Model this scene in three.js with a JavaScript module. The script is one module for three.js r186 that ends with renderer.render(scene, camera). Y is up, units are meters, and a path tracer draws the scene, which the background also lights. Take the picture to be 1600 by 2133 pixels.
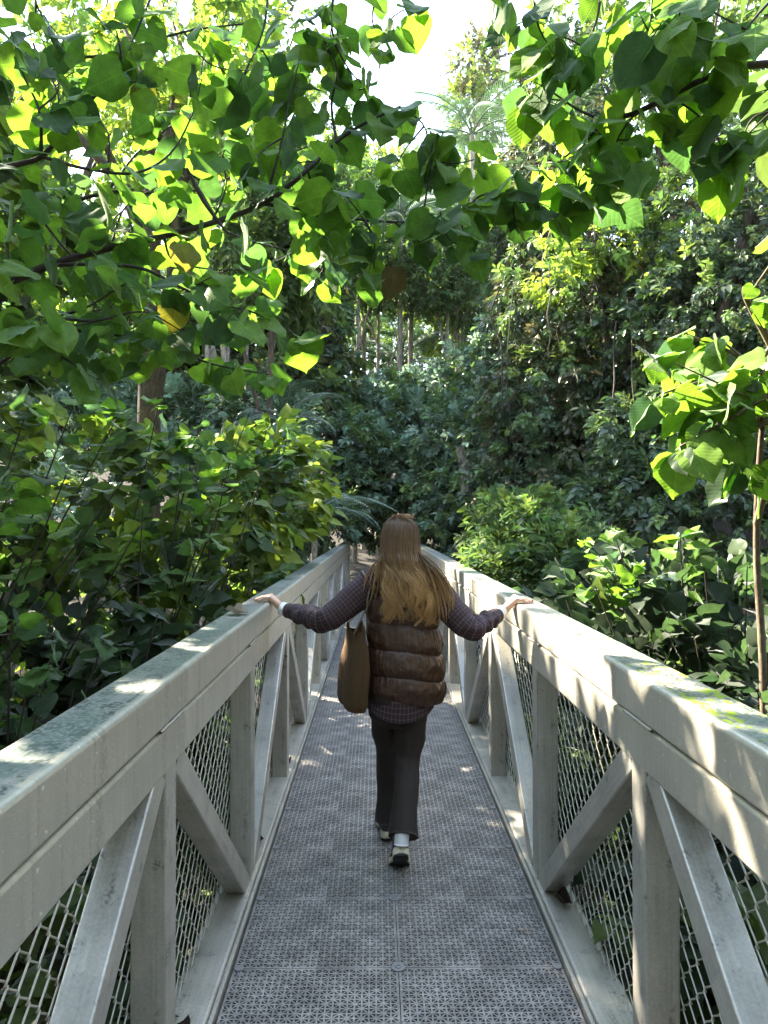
import * as THREE from 'three';
import { mergeGeometries } from 'three/addons/utils/BufferGeometryUtils.js';

// ------------------------------------------------------------------ camera, sky, sun, exposure
const scene = new THREE.Scene();
const CAM = new THREE.Vector3(-0.08, 1.65, 0), F = 1479, VX = 785, VY = 1086;   // deck top is y = 0, the bridge runs along -z
const camera = new THREE.PerspectiveCamera(71.6, 768 / 1024, 0.05, 400);
camera.position.copy(CAM);
camera.lookAt(CAM.x + 15 / F * 10, CAM.y + 19.5 / F * 10, -10);
const renderer = new THREE.WebGLRenderer({ antialias: true });
renderer.setSize(768, 1024);
renderer.toneMapping = THREE.LinearToneMapping;
renderer.toneMappingExposure = 11.5;
renderer.shadowMap.enabled = true;

const SUN = new THREE.Vector3(-0.62, 0.66, -0.46).normalize();
const V = (x, y, z) => new THREE.Vector3(x, y, z);
function rng(seed) { let a = seed >>> 0; return () => { a = (a + 0x6D2B79F5) | 0; let t = Math.imul(a ^ (a >>> 15), 1 | a); t = (t + Math.imul(t ^ (t >>> 7), 61 | t)) ^ t; return ((t ^ (t >>> 14)) >>> 0) / 4294967296; }; }
const hash3 = (x, y, z) => { let h = Math.imul(x | 0, 374761393) ^ Math.imul(y | 0, 668265263) ^ Math.imul(z | 0, 2147483647 - 1013); h = Math.imul(h ^ (h >>> 13), 1274126177); return ((h ^ (h >>> 16)) >>> 0) / 4294967296; };
function vn(x, y, z = 0) {
  const i = Math.floor(x), j = Math.floor(y), k = Math.floor(z); let a = x - i, b = y - j, c = z - k;
  a = a * a * (3 - 2 * a); b = b * b * (3 - 2 * b); c = c * c * (3 - 2 * c);
  const L = (p, q, t) => p + (q - p) * t;
  return L(L(L(hash3(i, j, k), hash3(i + 1, j, k), a), L(hash3(i, j + 1, k), hash3(i + 1, j + 1, k), a), b), L(L(hash3(i, j, k + 1), hash3(i + 1, j, k + 1), a), L(hash3(i, j + 1, k + 1), hash3(i + 1, j + 1, k + 1), a), b), c);
}
const fbm = (x, y, z = 0, o = 4) => { let s = 0, a = 0.5, n = 0; for (let k = 0; k < o; k++) { s += a * vn(x, y, z + k * 7.3); n += a; x *= 2.03; y *= 2.03; z *= 2.03; a *= 0.5; } return s / n; };
const clamp = (x, a = 0, b = 1) => Math.min(b, Math.max(a, x));
const smooth = (a, b, x) => { const t = clamp((x - a) / (b - a)); return t * t * (3 - 2 * t); };
const lerp = (a, b, t) => a + (b - a) * t;

{ // a bright, thinly clouded morning sky
  const w = 512, h = 256, d = new Float32Array(w * h * 4);
  for (let j = 0; j < h; j++) for (let i = 0; i < w; i++) {
    const el = ((j + 0.5) / h - 0.5) * Math.PI, az = ((i + 0.5) / w - 0.5) * 2 * Math.PI;
    const x = Math.cos(el) * Math.cos(az), y = Math.sin(el), z = Math.cos(el) * Math.sin(az);
    const up = clamp(y), t = Math.pow(up, 0.55), c = smooth(0.42, 0.72, fbm(x * 2.2 + 5, y * 3.2, z * 2.2 + 3, 4)) * 0.45;
    const g = clamp(x * SUN.x + y * SUN.y + z * SUN.z), glow = 0.5 * Math.pow(g, 6);
    let r = lerp(1.0, 0.42, t), gg = lerp(1.08, 0.66, t), b = lerp(1.15, 1.1, t);
    r = lerp(r, 1.15, c) + glow; gg = lerp(gg, 1.18, c) + glow * 0.96; b = lerp(b, 1.2, c) + glow * 0.85;
    const q = (j * w + i) * 4; const S = 0.38; d[q] = r * S; d[q + 1] = gg * S; d[q + 2] = b * S; d[q + 3] = 1;
  }
  const tex = new THREE.DataTexture(d, w, h, THREE.RGBAFormat, THREE.FloatType);
  tex.mapping = THREE.EquirectangularReflectionMapping; tex.magFilter = tex.minFilter = THREE.LinearFilter; tex.needsUpdate = true;
  scene.background = tex; scene.environment = tex;
}
const sun = new THREE.DirectionalLight(new THREE.Color(1.0, 0.9, 0.72), 5);
sun.target.position.set(0, 0, -6); sun.position.copy(sun.target.position).addScaledVector(SUN, 60);
sun.castShadow = true; sun.shadow.mapSize.set(2048, 2048);
Object.assign(sun.shadow.camera, { left: -30, right: 30, top: 30, bottom: -30, near: 1, far: 160 });
sun.shadow.radius = 1.5;
scene.add(sun, sun.target);

// ------------------------------------------------------------------ helpers
const at = (px, py, d) => V(CAM.x + (px - VX) * d / F, CAM.y + (VY - py) * d / F, -d);   // a point of the place from its bearing and its distance
const taken = {};
const numbered = (n) => { const k = taken[n] = (taken[n] ?? -1) + 1; return k ? `${n}_${String(k).padStart(3, '0')}` : n; };
function shade(o) { o.castShadow = true; o.receiveShadow = true; return o; }
function thing(name, label, category, pos = V(0, 0, 0), group) {
  const g = new THREE.Group(); g.name = numbered(name); g.position.copy(pos); g.userData = { label, category }; if (group) g.userData.group = group; scene.add(g); return g;
}
function single(name, geo, mat, label, category, group) {
  const m = shade(new THREE.Mesh(geo, mat)); m.name = numbered(name); m.userData = { label, category }; if (group) m.userData.group = group; scene.add(m); return m;
}
function part(parent, name, geo, mat, kind) {
  const m = shade(new THREE.Mesh(geo, mat)); m.name = name; if (kind) m.userData.kind = kind; parent.add(m); return m;
}
function rel(geo, g) { geo.translate(-g.position.x, -g.position.y, -g.position.z); return geo; }
function tex(w, h, fn, srgb = true) {   // fn(u, v, out) with out in 0..1
  const d = new Uint8Array(w * h * 4), o = [0, 0, 0];
  for (let j = 0; j < h; j++) for (let i = 0; i < w; i++) { fn(i / w, j / h, o); const q = (j * w + i) * 4; for (let c = 0; c < 3; c++) d[q + c] = clamp(o[c]) * 255; d[q + 3] = 255; }
  const t = new THREE.DataTexture(d, w, h); t.wrapS = t.wrapT = THREE.RepeatWrapping; t.magFilter = THREE.LinearFilter; t.minFilter = THREE.LinearMipmapLinearFilter; t.generateMipmaps = true;
  if (srgb) t.colorSpace = THREE.SRGBColorSpace; t.needsUpdate = true; return t;
}
function rep(t, x, y) { const c = t.clone(); c.repeat.set(x, y); c.needsUpdate = true; return c; }
function geom(pos, nor, uv, idx, col) {
  const g = new THREE.BufferGeometry(); g.setAttribute('position', new THREE.Float32BufferAttribute(pos, 3));
  if (uv) g.setAttribute('uv', new THREE.Float32BufferAttribute(uv, 2));
  if (col) g.setAttribute('color', new THREE.Float32BufferAttribute(col, 3));
  if (nor) for (let i = 0; i < idx.length; i += 3) {   // wind every face the way its normals point
    const a = idx[i] * 3, b = idx[i + 1] * 3, c = idx[i + 2] * 3, ux = pos[b] - pos[a], uy = pos[b + 1] - pos[a + 1], uz = pos[b + 2] - pos[a + 2], vx = pos[c] - pos[a], vy = pos[c + 1] - pos[a + 1], vz = pos[c + 2] - pos[a + 2];
    if ((uy * vz - uz * vy) * nor[a] + (uz * vx - ux * vz) * nor[a + 1] + (ux * vy - uy * vx) * nor[a + 2] < 0) { const t = idx[i + 1]; idx[i + 1] = idx[i + 2]; idx[i + 2] = t; }
  }
  g.setIndex(idx); if (nor) g.setAttribute('normal', new THREE.Float32BufferAttribute(nor, 3)); else g.computeVertexNormals(); return g;
}
function taper(pts, rad, sides = 6, closed = true) {   // a tube through pts; rad is a number or a function of 0..1
  const n = pts.length, pos = [], nor = [], uv = [], idx = []; let len = 0; const r = typeof rad === 'number' ? () => rad : rad;
  let side = null; const T = V(), N = V(), B = V();
  for (let i = 0; i < n; i++) {
    T.subVectors(pts[Math.min(n - 1, i + 1)], pts[Math.max(0, i - 1)]).normalize();
    if (!side) side = Math.abs(T.y) < 0.9 ? V(0, 1, 0) : V(1, 0, 0);
    N.copy(side).addScaledVector(T, -side.dot(T)).normalize(); side = N.clone(); B.crossVectors(T, N);
    if (i) len += pts[i].distanceTo(pts[i - 1]);
    const R = r(i / (n - 1));
    for (let k = 0; k <= sides; k++) {
      const a = k / sides * 2 * Math.PI, c = Math.cos(a), s = Math.sin(a), x = N.x * c + B.x * s, y = N.y * c + B.y * s, z = N.z * c + B.z * s;
      pos.push(pts[i].x + x * R, pts[i].y + y * R, pts[i].z + z * R); nor.push(x, y, z); uv.push(k / sides * 2 * Math.PI * R, len);
    }
  }
  const w = sides + 1;
  for (let i = 0; i < n - 1; i++) for (let k = 0; k < sides; k++) { const a = i * w + k; idx.push(a, a + 1, a + w, a + 1, a + w + 1, a + w); }
  return geom(pos, nor, uv, idx);
}
function curve(pts, n) { const c = new THREE.CatmullRomCurve3(pts, false, 'centripetal'); return c.getPoints(n); }
function merge(list) { return list.length > 1 ? mergeGeometries(list) : list[0]; }
// a rounded square bar along local z (0..len); u runs round the profile from the foot of the +x... face: inner face, top, outer face, underside
function bar(w, h, r, len, side = 1, pieces = 1) {
  const P = [], c = [[-w / 2 + r, -h / 2 + r, -0.5], [-w / 2 + r, h / 2 - r, 0], [w / 2 - r, h / 2 - r, 0.5], [w / 2 - r, -h / 2 + r, 1]];
  const prof = []; const order = [[0, 180, 270], [1, 180, 90], [2, 90, 0], [3, 0, -90], [0, 270, 180]];
  const push = (k, a) => { const t = a * Math.PI / 180; prof.push([c[k][0] + r * Math.cos(t), c[k][1] + r * Math.sin(t), Math.cos(t), Math.sin(t)]); };
  push(0, 180); for (let i = 0; i <= 4; i++) push(1, 180 - 22.5 * i); for (let i = 0; i <= 4; i++) push(2, 90 - 22.5 * i); for (let i = 0; i <= 4; i++) push(3, -22.5 * i); for (let i = 0; i <= 4; i++) push(0, -90 - 22.5 * i);
  const pos = [], nor = [], uv = [], idx = []; let u = 0; const us = prof.map((p, i) => { if (i) u += Math.hypot(p[0] - prof[i - 1][0], p[1] - prof[i - 1][1]); return u; });
  for (let s = 0; s <= pieces; s++) prof.forEach((p, i) => { pos.push(p[0] * side, p[1], len * s / pieces); nor.push(p[2] * side, p[3], 0); uv.push(us[i], len * s / pieces); });
  const m = prof.length;
  for (let s = 0; s < pieces; s++) for (let i = 0; i < m - 1; i++) { const a = s * m + i; if (side > 0) idx.push(a, a + m, a + 1, a + 1, a + m, a + m + 1); else idx.push(a, a + 1, a + m, a + 1, a + m + 1, a + m); }
  for (const e of [0, len]) { const b0 = pos.length / 3; pos.push(0, 0, e); nor.push(0, 0, e ? 1 : -1); uv.push(0, 0); prof.forEach((p) => { pos.push(p[0] * side, p[1], e); nor.push(0, 0, e ? 1 : -1); uv.push(p[0], p[1]); }); for (let i = 0; i < m - 1; i++) idx.push(b0, b0 + 1 + i, b0 + 2 + i); }
  return geom(pos, nor, uv, idx);
}
function place(geo, p, zdir, ydir) {   // local z to zdir, local y near ydir
  const z = zdir.clone().normalize(), x = V().crossVectors(ydir, z).normalize(), y = V().crossVectors(z, x);
  return geo.applyMatrix4(new THREE.Matrix4().makeBasis(x, y, z).setPosition(p));
}
function box(w, h, d, x, y, z) { return new THREE.BoxGeometry(w, h, d).translate(x, y, z); }
const std = (o) => new THREE.MeshStandardMaterial(o), phy = (o) => new THREE.MeshPhysicalMaterial(o);
const lin = (r, g, b) => new THREE.Color().setRGB(r, g, b);

// ------------------------------------------------------------------ surface textures
const noiseTex = tex(512, 512, (u, v, o) => { const n = 0.55 * fbm(u * 16, v * 16, 1, 4) + 0.45 * vn(u * 190, v * 190, 4); o[0] = o[1] = o[2] = n; }, false);
const metalTex = tex(512, 512, (u, v, o) => {   // dull weathered aluminium, one metre square
  const a = fbm(u * 9, v * 9, 2, 4), f = vn(u * 230, v * 230, 1), s = vn(u * 150, v * 5, 8), st = smooth(0.62, 0.85, fbm(u * 26, v * 20, 5, 3)) * smooth(0.45, 0.6, f);
  const b = 0.72 + (a - 0.5) * 0.13 + (f - 0.5) * 0.07 + (s - 0.5) * 0.06 - st * 0.22; o[0] = b; o[1] = b * 0.985; o[2] = b * 0.945;
});
function railTex(seed, lichen) {   // round the bar (0.55 m) by 5 m: bare sides with dirty runs, a top spotted with algae and dirt
  const P = 0.536, h = 0.123, w = 0.145;
  return tex(512, 2048, (u, v, o) => {
    const s = u * P, z = v * 5, S = seed * 13.7;
    const a = fbm(s * 9 + S, z * 9, 2, 4), f = vn(s * 420 + S, z * 420, 1), f2 = vn(s * 170, z * 170 + S, 9);
    let b = 0.75 + (a - 0.5) * 0.10 + (f - 0.5) * 0.05 + (vn(s * 6, z * 90 + S, 12) - 0.5) * 0.035, r = b, g = b * 0.98, bl = b * 0.92;
    const top = smooth(h - 0.006, h + 0.006, s) * (1 - smooth(h + w - 0.006, h + w + 0.006, s));
    const run = smooth(0.66, 0.82, vn(z * 55 + S, s * 3, 3)) * smooth(0.35, 0.6, vn(z * 9, s * 8 + S, 6)) * (1 - top) * smooth(0.45, 0.6, f2 + 0.12);
    r -= run * 0.07; g -= run * 0.07; bl -= run * 0.075;
    const drop = smooth(0.93, 0.97, vn(s * 160 + S, z * 160, 7)) * (1 - top); r += drop * 0.2; g += drop * 0.2; bl += drop * 0.2;
    const sp = smooth(0.5, 0.68, 0.55 * fbm(s * 38 + S, z * 30, 4, 4) + 0.45 * f2) * top, al = smooth(0.42, 0.66, fbm(s * 15, z * 5 + S, 11, 4)) * smooth(0.3, 0.6, f2 + 0.15) * top;
    r = lerp(r, 0.33, sp * 0.8); g = lerp(g, 0.36, sp * 0.8); bl = lerp(bl, 0.33, sp * 0.8);
    r = lerp(r, 0.50, al * 0.6); g = lerp(g, 0.57, al * 0.6); bl = lerp(bl, 0.52, al * 0.6);
    r *= 1 - 0.14 * top; g *= 1 - 0.12 * top; bl *= 1 - 0.08 * top;
    if (lichen) {
      const q = Math.max(0, 1 - Math.abs(z - lichen) / 0.62), L = smooth(0.56, 0.70, 0.6 * fbm(s * 30 + 3, z * 14 + 1, 21, 4) + 0.4 * vn(s * 90, z * 60, 2) + 0.08 * q) * top * (q > 0 ? 1 : 0) * smooth(0.35, 0.55, f2 + 0.1);
      r = lerp(r, 0.62, L); g = lerp(g, 0.72, L); bl = lerp(bl, 0.22, L);
    }
    o[0] = r; o[1] = g; o[2] = bl;
  });
}
const barkTex = tex(256, 512, (u, v, o) => { const a = fbm(u * 10, v * 5, 3, 4), f = vn(u * 60, v * 26, 2), l = smooth(0.6, 0.75, fbm(u * 14, v * 14, 9, 3)); const b = 0.62 + (a - 0.5) * 0.6 + (f - 0.5) * 0.3; o[0] = lerp(b, 0.85, l * 0.5); o[1] = lerp(b * 0.97, 0.86, l * 0.5); o[2] = lerp(b * 0.92, 0.8, l * 0.5); });
const veinTex = tex(256, 256, (u, v, o) => {   // midrib and side veins, blotches
  const x = Math.abs(u - 0.5) * 2, mid = 1 - smooth(0.012, 0.035, x), k = (v - x * 0.36) * 9.5, d = Math.abs(k - Math.round(k)), side = (1 - smooth(0.03, 0.1, d)) * (1 - smooth(0.86, 0.97, x)) * 0.45;
  const fine = vn(u * 70, v * 70, 2), bl = fbm(u * 5, v * 5, 3, 3), spot = smooth(0.78, 0.86, fbm(u * 17, v * 17, 8, 3));
  const b = 0.82 + (bl - 0.5) * 0.3 + (fine - 0.5) * 0.1, e = Math.max(mid, side) * 0.13; o[0] = b + e * 1.1 - spot * 0.12; o[1] = b + e - spot * 0.24; o[2] = b + e * 0.7 - spot * 0.28;
});
const veinBump = tex(256, 256, (u, v, o) => { const x = Math.abs(u - 0.5) * 2, mid = 1 - smooth(0.012, 0.05, x), k = (v - x * 0.36) * 9.5, d = Math.abs(k - Math.round(k)); o[0] = o[1] = o[2] = 0.6 - 0.4 * mid - 0.3 * (1 - smooth(0.0, 0.3, d)) + 0.12 * fbm(u * 20, v * 20, 1, 3); }, false);
const litterTex = tex(512, 512, (u, v, o) => { const a = fbm(u * 24, v * 24, 3, 4), f = vn(u * 120, v * 120, 1), g = smooth(0.5, 0.7, fbm(u * 7, v * 7, 6, 3)); o[0] = 0.20 + a * 0.2 + f * 0.1 - g * 0.06; o[1] = 0.16 + a * 0.15 + f * 0.07 + g * 0.03; o[2] = 0.10 + a * 0.10 + f * 0.04; });

// ------------------------------------------------------------------ materials
const M = {
  metal: std({ map: metalTex, color: lin(0.93, 0.915, 0.885), metalness: 0.5, roughness: 0.42, bumpMap: noiseTex, bumpScale: 0.0004 }),
  wire: std({ color: lin(0.46, 0.44, 0.38), metalness: 0.55, roughness: 0.45 }),
  deck: std({ color: lin(0.335, 0.315, 0.29), metalness: 0.0, roughness: 0.62, bumpMap: rep(noiseTex, 6, 6), bumpScale: 0.0006, map: tex(256, 256, (u, v, o) => { const b = 0.82 + (fbm(u * 6, v * 6, 2, 4) - 0.5) * 0.42 + (vn(u * 90, v * 90, 5) - 0.5) * 0.22; o[0] = o[1] = b; o[2] = b * 1.01; }) }),
  bolt: std({ color: lin(0.2, 0.2, 0.205), metalness: 0.3, roughness: 0.5 }),
  beam: std({ color: lin(0.2, 0.2, 0.2), metalness: 0.2, roughness: 0.7 }),
  ground: std({ map: rep(litterTex, 0.5, 0.5), color: lin(0.2, 0.2, 0.2), roughness: 1, bumpMap: rep(noiseTex, 0.6, 0.6), bumpScale: 0.06 }),
  bark: std({ map: rep(barkTex, 2, 1), color: lin(0.16, 0.115, 0.08), roughness: 0.9, bumpMap: rep(barkTex, 3, 2), bumpScale: 0.006 }),
  barkPale: std({ map: rep(barkTex, 2, 1), color: lin(0.56, 0.51, 0.43), roughness: 0.9, bumpMap: rep(barkTex, 3, 2), bumpScale: 0.004 }),
  barkMoss: std({ map: rep(barkTex, 2, 1.3), color: lin(0.10, 0.075, 0.022), roughness: 1, bumpMap: rep(barkTex, 5, 4), bumpScale: 0.01 }),
  twig: std({ map: rep(barkTex, 6, 3), color: lin(0.075, 0.05, 0.036), roughness: 0.75 }),
  twigPale: std({ map: rep(barkTex, 6, 3), color: lin(0.26, 0.20, 0.14), roughness: 0.8 }),
};
const leafMat = (c, o = {}) => phy({ color: c, map: veinTex, bumpMap: veinBump, bumpScale: 0.0015, roughness: 1, transmission: 0.64, thickness: 0, clearcoat: 0.26, clearcoatRoughness: 0.3, specularIntensity: 0.35, side: THREE.DoubleSide, ...o });
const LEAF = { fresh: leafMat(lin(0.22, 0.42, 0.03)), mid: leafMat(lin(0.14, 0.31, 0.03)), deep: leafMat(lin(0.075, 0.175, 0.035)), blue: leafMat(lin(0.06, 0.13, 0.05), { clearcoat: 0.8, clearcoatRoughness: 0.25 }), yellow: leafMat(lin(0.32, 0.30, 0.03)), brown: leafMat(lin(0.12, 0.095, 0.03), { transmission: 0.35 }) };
const MASS = phy({ color: lin(1, 1, 1), roughness: 1, transmission: 0.55, thickness: 0, clearcoat: 0.26, clearcoatRoughness: 0.3, specularIntensity: 0.35, side: THREE.DoubleSide });
const MASSV = phy({ color: lin(1, 1, 1), map: veinTex, roughness: 1, transmission: 0.64, thickness: 0, clearcoat: 0.26, clearcoatRoughness: 0.3, specularIntensity: 0.35, side: THREE.DoubleSide });

// ------------------------------------------------------------------ leaf shapes: stalk at the origin, blade along +z, face up (+y)
const HEART = [[-0.06, 0.22], [0.03, 0.38], [0.15, 0.465], [0.32, 0.49], [0.5, 0.445], [0.67, 0.335], [0.81, 0.19], [0.92, 0.065], [1, 0.004]];
const OVATE = [[0, 0.02], [0.1, 0.14], [0.28, 0.24], [0.5, 0.26], [0.72, 0.18], [0.9, 0.07], [1, 0.004]];
function leaf(outline, { fold = 0.25, droop = 0.25, wave = 0.02, bite = 0, cols = 2, stalk = 0.3, seed = 1, twist = 0 } = {}) {
  const R = rng(seed), pos = [], uv = [], idx = [], ph = R() * 6, n = outline.length, w = cols * 2 + 1, bz = 0.2 + 0.6 * R(), bs = R() < 0.5 ? -1 : 1, off = stalk;
  for (let i = 0; i < n; i++) {
    const [t, hw] = outline[i];
    for (let j = -cols; j <= cols; j++) {
      const q = j / cols; let h = hw * (1 + 0.06 * Math.sin(ph + 9 * t + j));
      if (bite && Math.sign(j) === bs && Math.abs(j) === cols) h *= 1 - bite * Math.exp(-Math.pow((t - bz) / 0.1, 2));
      const x = q * h, tc = Math.max(t, 0), z0 = t < 0 ? lerp(0, t, Math.abs(q)) : t;
      const y = fold * Math.abs(x) - droop * tc * tc + wave * Math.sin(ph + 11 * t + 3 * q) * Math.abs(q) + twist * x * tc;
      pos.push(x, y, z0 + off); uv.push(0.5 + x, clamp(t, 0.01, 0.99));
    }
  }
  for (let i = 0; i < n - 1; i++) for (let j = 0; j < w - 1; j++) { const a = i * w + j; idx.push(a, a + w, a + 1, a + 1, a + w, a + w + 1); }
  if (stalk) { const b = pos.length / 3; pos.push(-0.013, 0, 0, 0.013, 0, 0, 0, -0.02, 0, -0.011, 0.001, off + 0.02, 0.011, 0.001, off + 0.02, 0, -0.016, off + 0.02); for (let k = 0; k < 6; k++) uv.push(0.5, 0.2); idx.push(b, b + 1, b + 3, b + 1, b + 4, b + 3, b + 1, b + 2, b + 4, b + 2, b + 5, b + 4, b + 2, b, b + 5, b, b + 3, b + 5); }
  return geom(pos, null, uv, idx);
}
const heartLeaves = []; for (let k = 0; k < 9; k++) heartLeaves.push(leaf(HEART, { fold: -0.04 + 0.075 * (k % 4), droop: 0.06 + 0.07 * (k % 5), wave: 0.04, cols: 3, bite: k % 3 === 2 ? 0.4 : 0, seed: 40 + k, twist: (k % 3 - 1) * 0.2, stalk: 0.32 }));
const ovateLeaves = []; for (let k = 0; k < 5; k++) ovateLeaves.push(leaf(OVATE, { fold: 0.2 + 0.1 * (k % 3), droop: 0.12 + 0.1 * (k % 4), wave: 0.03, seed: 70 + k, cols: 1, stalk: 0.12 }));
const heartLow = [0, 1, 2].map((k) => leaf([[-0.06, 0.2], [0.05, 0.38], [0.2, 0.46], [0.4, 0.44], [0.66, 0.28], [0.86, 0.1], [1, 0.005]], { cols: 1, fold: 0.04 + 0.06 * k, droop: 0.1 + 0.12 * k, wave: 0.025, stalk: 0.3, seed: 90 + k }));
const ovateLow = [0, 1, 2].map((k) => leaf([[0, 0.03], [0.25, 0.24], [0.6, 0.23], [1, 0.005]], { cols: 1, fold: 0.3, droop: 0.15 + 0.12 * k, wave: 0.02, stalk: 0.1, seed: 95 + k }));
const tiny = [0, 1].map((k) => { const g = leaf([[0, 0.05], [0.4, 0.27], [1, 0.005]], { cols: 1, fold: 0.3, droop: 0.2 + 0.2 * k, wave: 0, stalk: 0, seed: 99 + k }); return g; });
const UP = V(0, 1, 0);
function aim(dir, up, roll = 0) { const z = dir.clone().normalize(), x = V().crossVectors(up, z); if (x.lengthSq() < 1e-6) x.set(1, 0, 0); x.normalize(); const y = V().crossVectors(z, x); const q = new THREE.Quaternion().setFromRotationMatrix(new THREE.Matrix4().makeBasis(x, y, z)); if (roll) q.multiply(new THREE.Quaternion().setFromAxisAngle(V(0, 0, 1), roll)); return q; }
function spray(kinds, n, { len = 1, spread = 0.6, size = 0.4, hang = 0.3, seed = 5 } = {}) {   // a leafy shoot one unit long along +z, leaves alternate, as one small mesh
  const R = rng(seed), list = [taper([V(0, 0, -0.1), V(0, 0.02, len * 0.5), V(0, -0.03, len)], (t) => 0.012 * (1 - t * 0.7), 3)];
  for (let i = 0; i < n; i++) {
    const t = 0.12 + 0.88 * (i + R()) / n, a = i * 2.4 + R() * 0.9, out = V(Math.cos(a) * spread, Math.sin(a) * spread * 0.7 - hang, 0.5 + 0.5 * R());
    const g = kinds[(R() * kinds.length) | 0].clone(), s = size * (0.65 + 0.6 * R()), c = 0.72 + 0.5 * R();
    g.applyMatrix4(new THREE.Matrix4().compose(V(0, 0, t * len), aim(out, V((R() - 0.5) * 0.8, 1, (R() - 0.5) * 0.8), (R() - 0.5) * 1.2), V(s, s, s)));
    list.push(g);
  }
  const cols = list.map((g, i) => { const n = g.attributes.position.count, c = new Float32Array(n * 3), k = i ? 0.75 + 0.5 * R() : 0.5, y = i ? R() * 0.25 : 0.2; for (let q = 0; q < n; q++) { c[q * 3] = k * (1 + y); c[q * 3 + 1] = k; c[q * 3 + 2] = k * (1 - 0.3 * y); } g.setAttribute('color', new THREE.BufferAttribute(c, 3)); return g; });
  return mergeGeometries(cols);
}
const SPRAY = {
  heart: [1, 2].map((k) => spray(heartLow, 9, { size: 0.5, spread: 0.8, hang: 0.35, seed: 200 + k })),
  ovate: [1, 2].map((k) => spray(ovateLow, 13, { size: 0.42, spread: 0.9, hang: 0.1, seed: 210 + k })),
  fine: [1, 2].map((k) => spray(tiny, 18, { size: 0.3, spread: 0.9, hang: 0.25, seed: 220 + k })),
};
const MS = { heart: MASSV.clone(), fine: MASS.clone() }; MS.heart.vertexColors = true; MS.fine.vertexColors = true; MS.ovate = MS.fine; MS.gloss = MS.fine.clone(); Object.assign(MS.gloss, { clearcoat: 0.85, clearcoatRoughness: 0.28, transmission: 0.4 }); SPRAY.gloss = SPRAY.ovate;

const offBridge = (p, m) => p.z > -15.6 && Math.abs(p.x) < 0.8 + m && p.y < 1.3 + m;   // nothing grows through the bridge
// openings in the canopy where the sun comes through to the right rail, the bushes beyond it and the vines on the bank
function sunGap(p, r) {
  const t = (0.66 - p.x) / -SUN.x; if (p.x > -0.9) return false; const y = p.y - SUN.y * t, z = p.z - SUN.z * t;
  if (y > 0.66 && y < (z < -3 ? 5.4 : 4.2) && z < -1.8 && z > (y > 1.9 ? -6.0 : -8.2)) return y > 1.5 && z < -2.4 || z < -2.85 && z > -3.75 || vn(y * 1.2, z * 2.2, 5) > 0.27;
  if (y > 6.5 && y < 12 && z < -8.5 && z > -14) return true;
  return false;
}
// lobes: [px, py, depth, rx px, ry px, rz m] -> centre and radii in metres
function lobe(a) { const [px, py, d, rx, ry, rz] = a; return { c: at(px, py, d), r: V(rx * d / F, ry * d / F, rz) }; }
function scatter(parent, name, kind, lobes, n, size, tints, seed, { droop = 0.2, shell = 0.35, flat = 0.25, kindTag } = {}) {
  const R = rng(seed), L = lobes.map(lobe), vol = L.map((l) => Math.pow(l.r.x * l.r.y * l.r.z, 0.6)), sum = vol.reduce((a, b) => a + b, 0), geos = SPRAY[kind];
  const lists = geos.map(() => []); const base = parent ? parent.position : V();
  for (let i = 0; i < n; i++) {
    let q = R() * sum, k = 0; while (q > vol[k] && k < L.length - 1) q -= vol[k++];
    const l = L[k]; let d = V(R() * 2 - 1, R() * 2 - 1, R() * 2 - 1); if (d.lengthSq() > 1 || d.lengthSq() < 0.02) { i--; continue; }
    const m = d.length(); d.normalize(); const rr = lerp(m, 1, shell) * (0.82 + 0.34 * vn(d.x * 2.4 + seed, d.y * 2.4, d.z * 2.4 + k * 3));
    const p = V(l.c.x + d.x * rr * l.r.x, l.c.y + d.y * rr * l.r.y, l.c.z + d.z * rr * l.r.z);
    if (offBridge(p, size * 0.7) || sunGap(p)) continue;
    if (vn(p.x * 1.7 + seed, p.y * 1.7, p.z * 1.7) < flat) { if (R() < 0.75) continue; }
    const dir = V(d.x / l.r.x, d.y / l.r.y, d.z / l.r.z).normalize().multiplyScalar(0.8).add(V((R() - 0.5) * 1.2, (R() - 0.35) * 0.8 - droop, (R() - 0.5) * 1.2));
    const s = size * (0.6 + 0.7 * R());
    const t = tints[Math.min(tints.length - 1, (R() * tints.length) | 0)], b = 0.7 + 0.55 * R();
    lists[(R() * geos.length) | 0].push([new THREE.Matrix4().compose(p.sub(base), aim(dir, V((R() - 0.5), 1, (R() - 0.5)), (R() - 0.5) * 0.8), V(s, s, s)), lin(t[0] * b, t[1] * b, t[2] * b)]);
  }
  lists.forEach((li, k) => {
    if (!li.length) return; const im = shade(new THREE.InstancedMesh(geos[k], MS[kind], li.length)); li.forEach(([m, c], i) => { im.setMatrixAt(i, m); im.setColorAt(i, c); });
    im.name = name; im.userData.kind = kindTag || 'stuff'; parent.add(im);
  });
}
const wob = (p, s, R) => V(p.x + (R() - 0.5) * s, p.y + (R() - 0.5) * s, p.z + (R() - 0.5) * s);
function groundY(x, z) {   // a gully under the bridge; banks rise right, left and far
  const d = -z, gully = -2.1 + 0.5 * fbm(x * 0.3, z * 0.3, 1, 3);
  const far = smooth(11, 17, d) * 1.9 + smooth(17, 60, d) * 9, near = smooth(-0.5, -4, d) * 1.6;
  const right = smooth(4.5, 16, x) * 7.5, left = smooth(-6, -22, x) * 4;
  return gully + far + near + right * smooth(-2, 5, d + 4) + left + (fbm(x * 0.8, z * 0.8, 4, 3) - 0.5) * 0.4;
}
function woody(list, name, g, mat) { return part(g, name, rel(merge(list), g), mat); }
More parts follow.
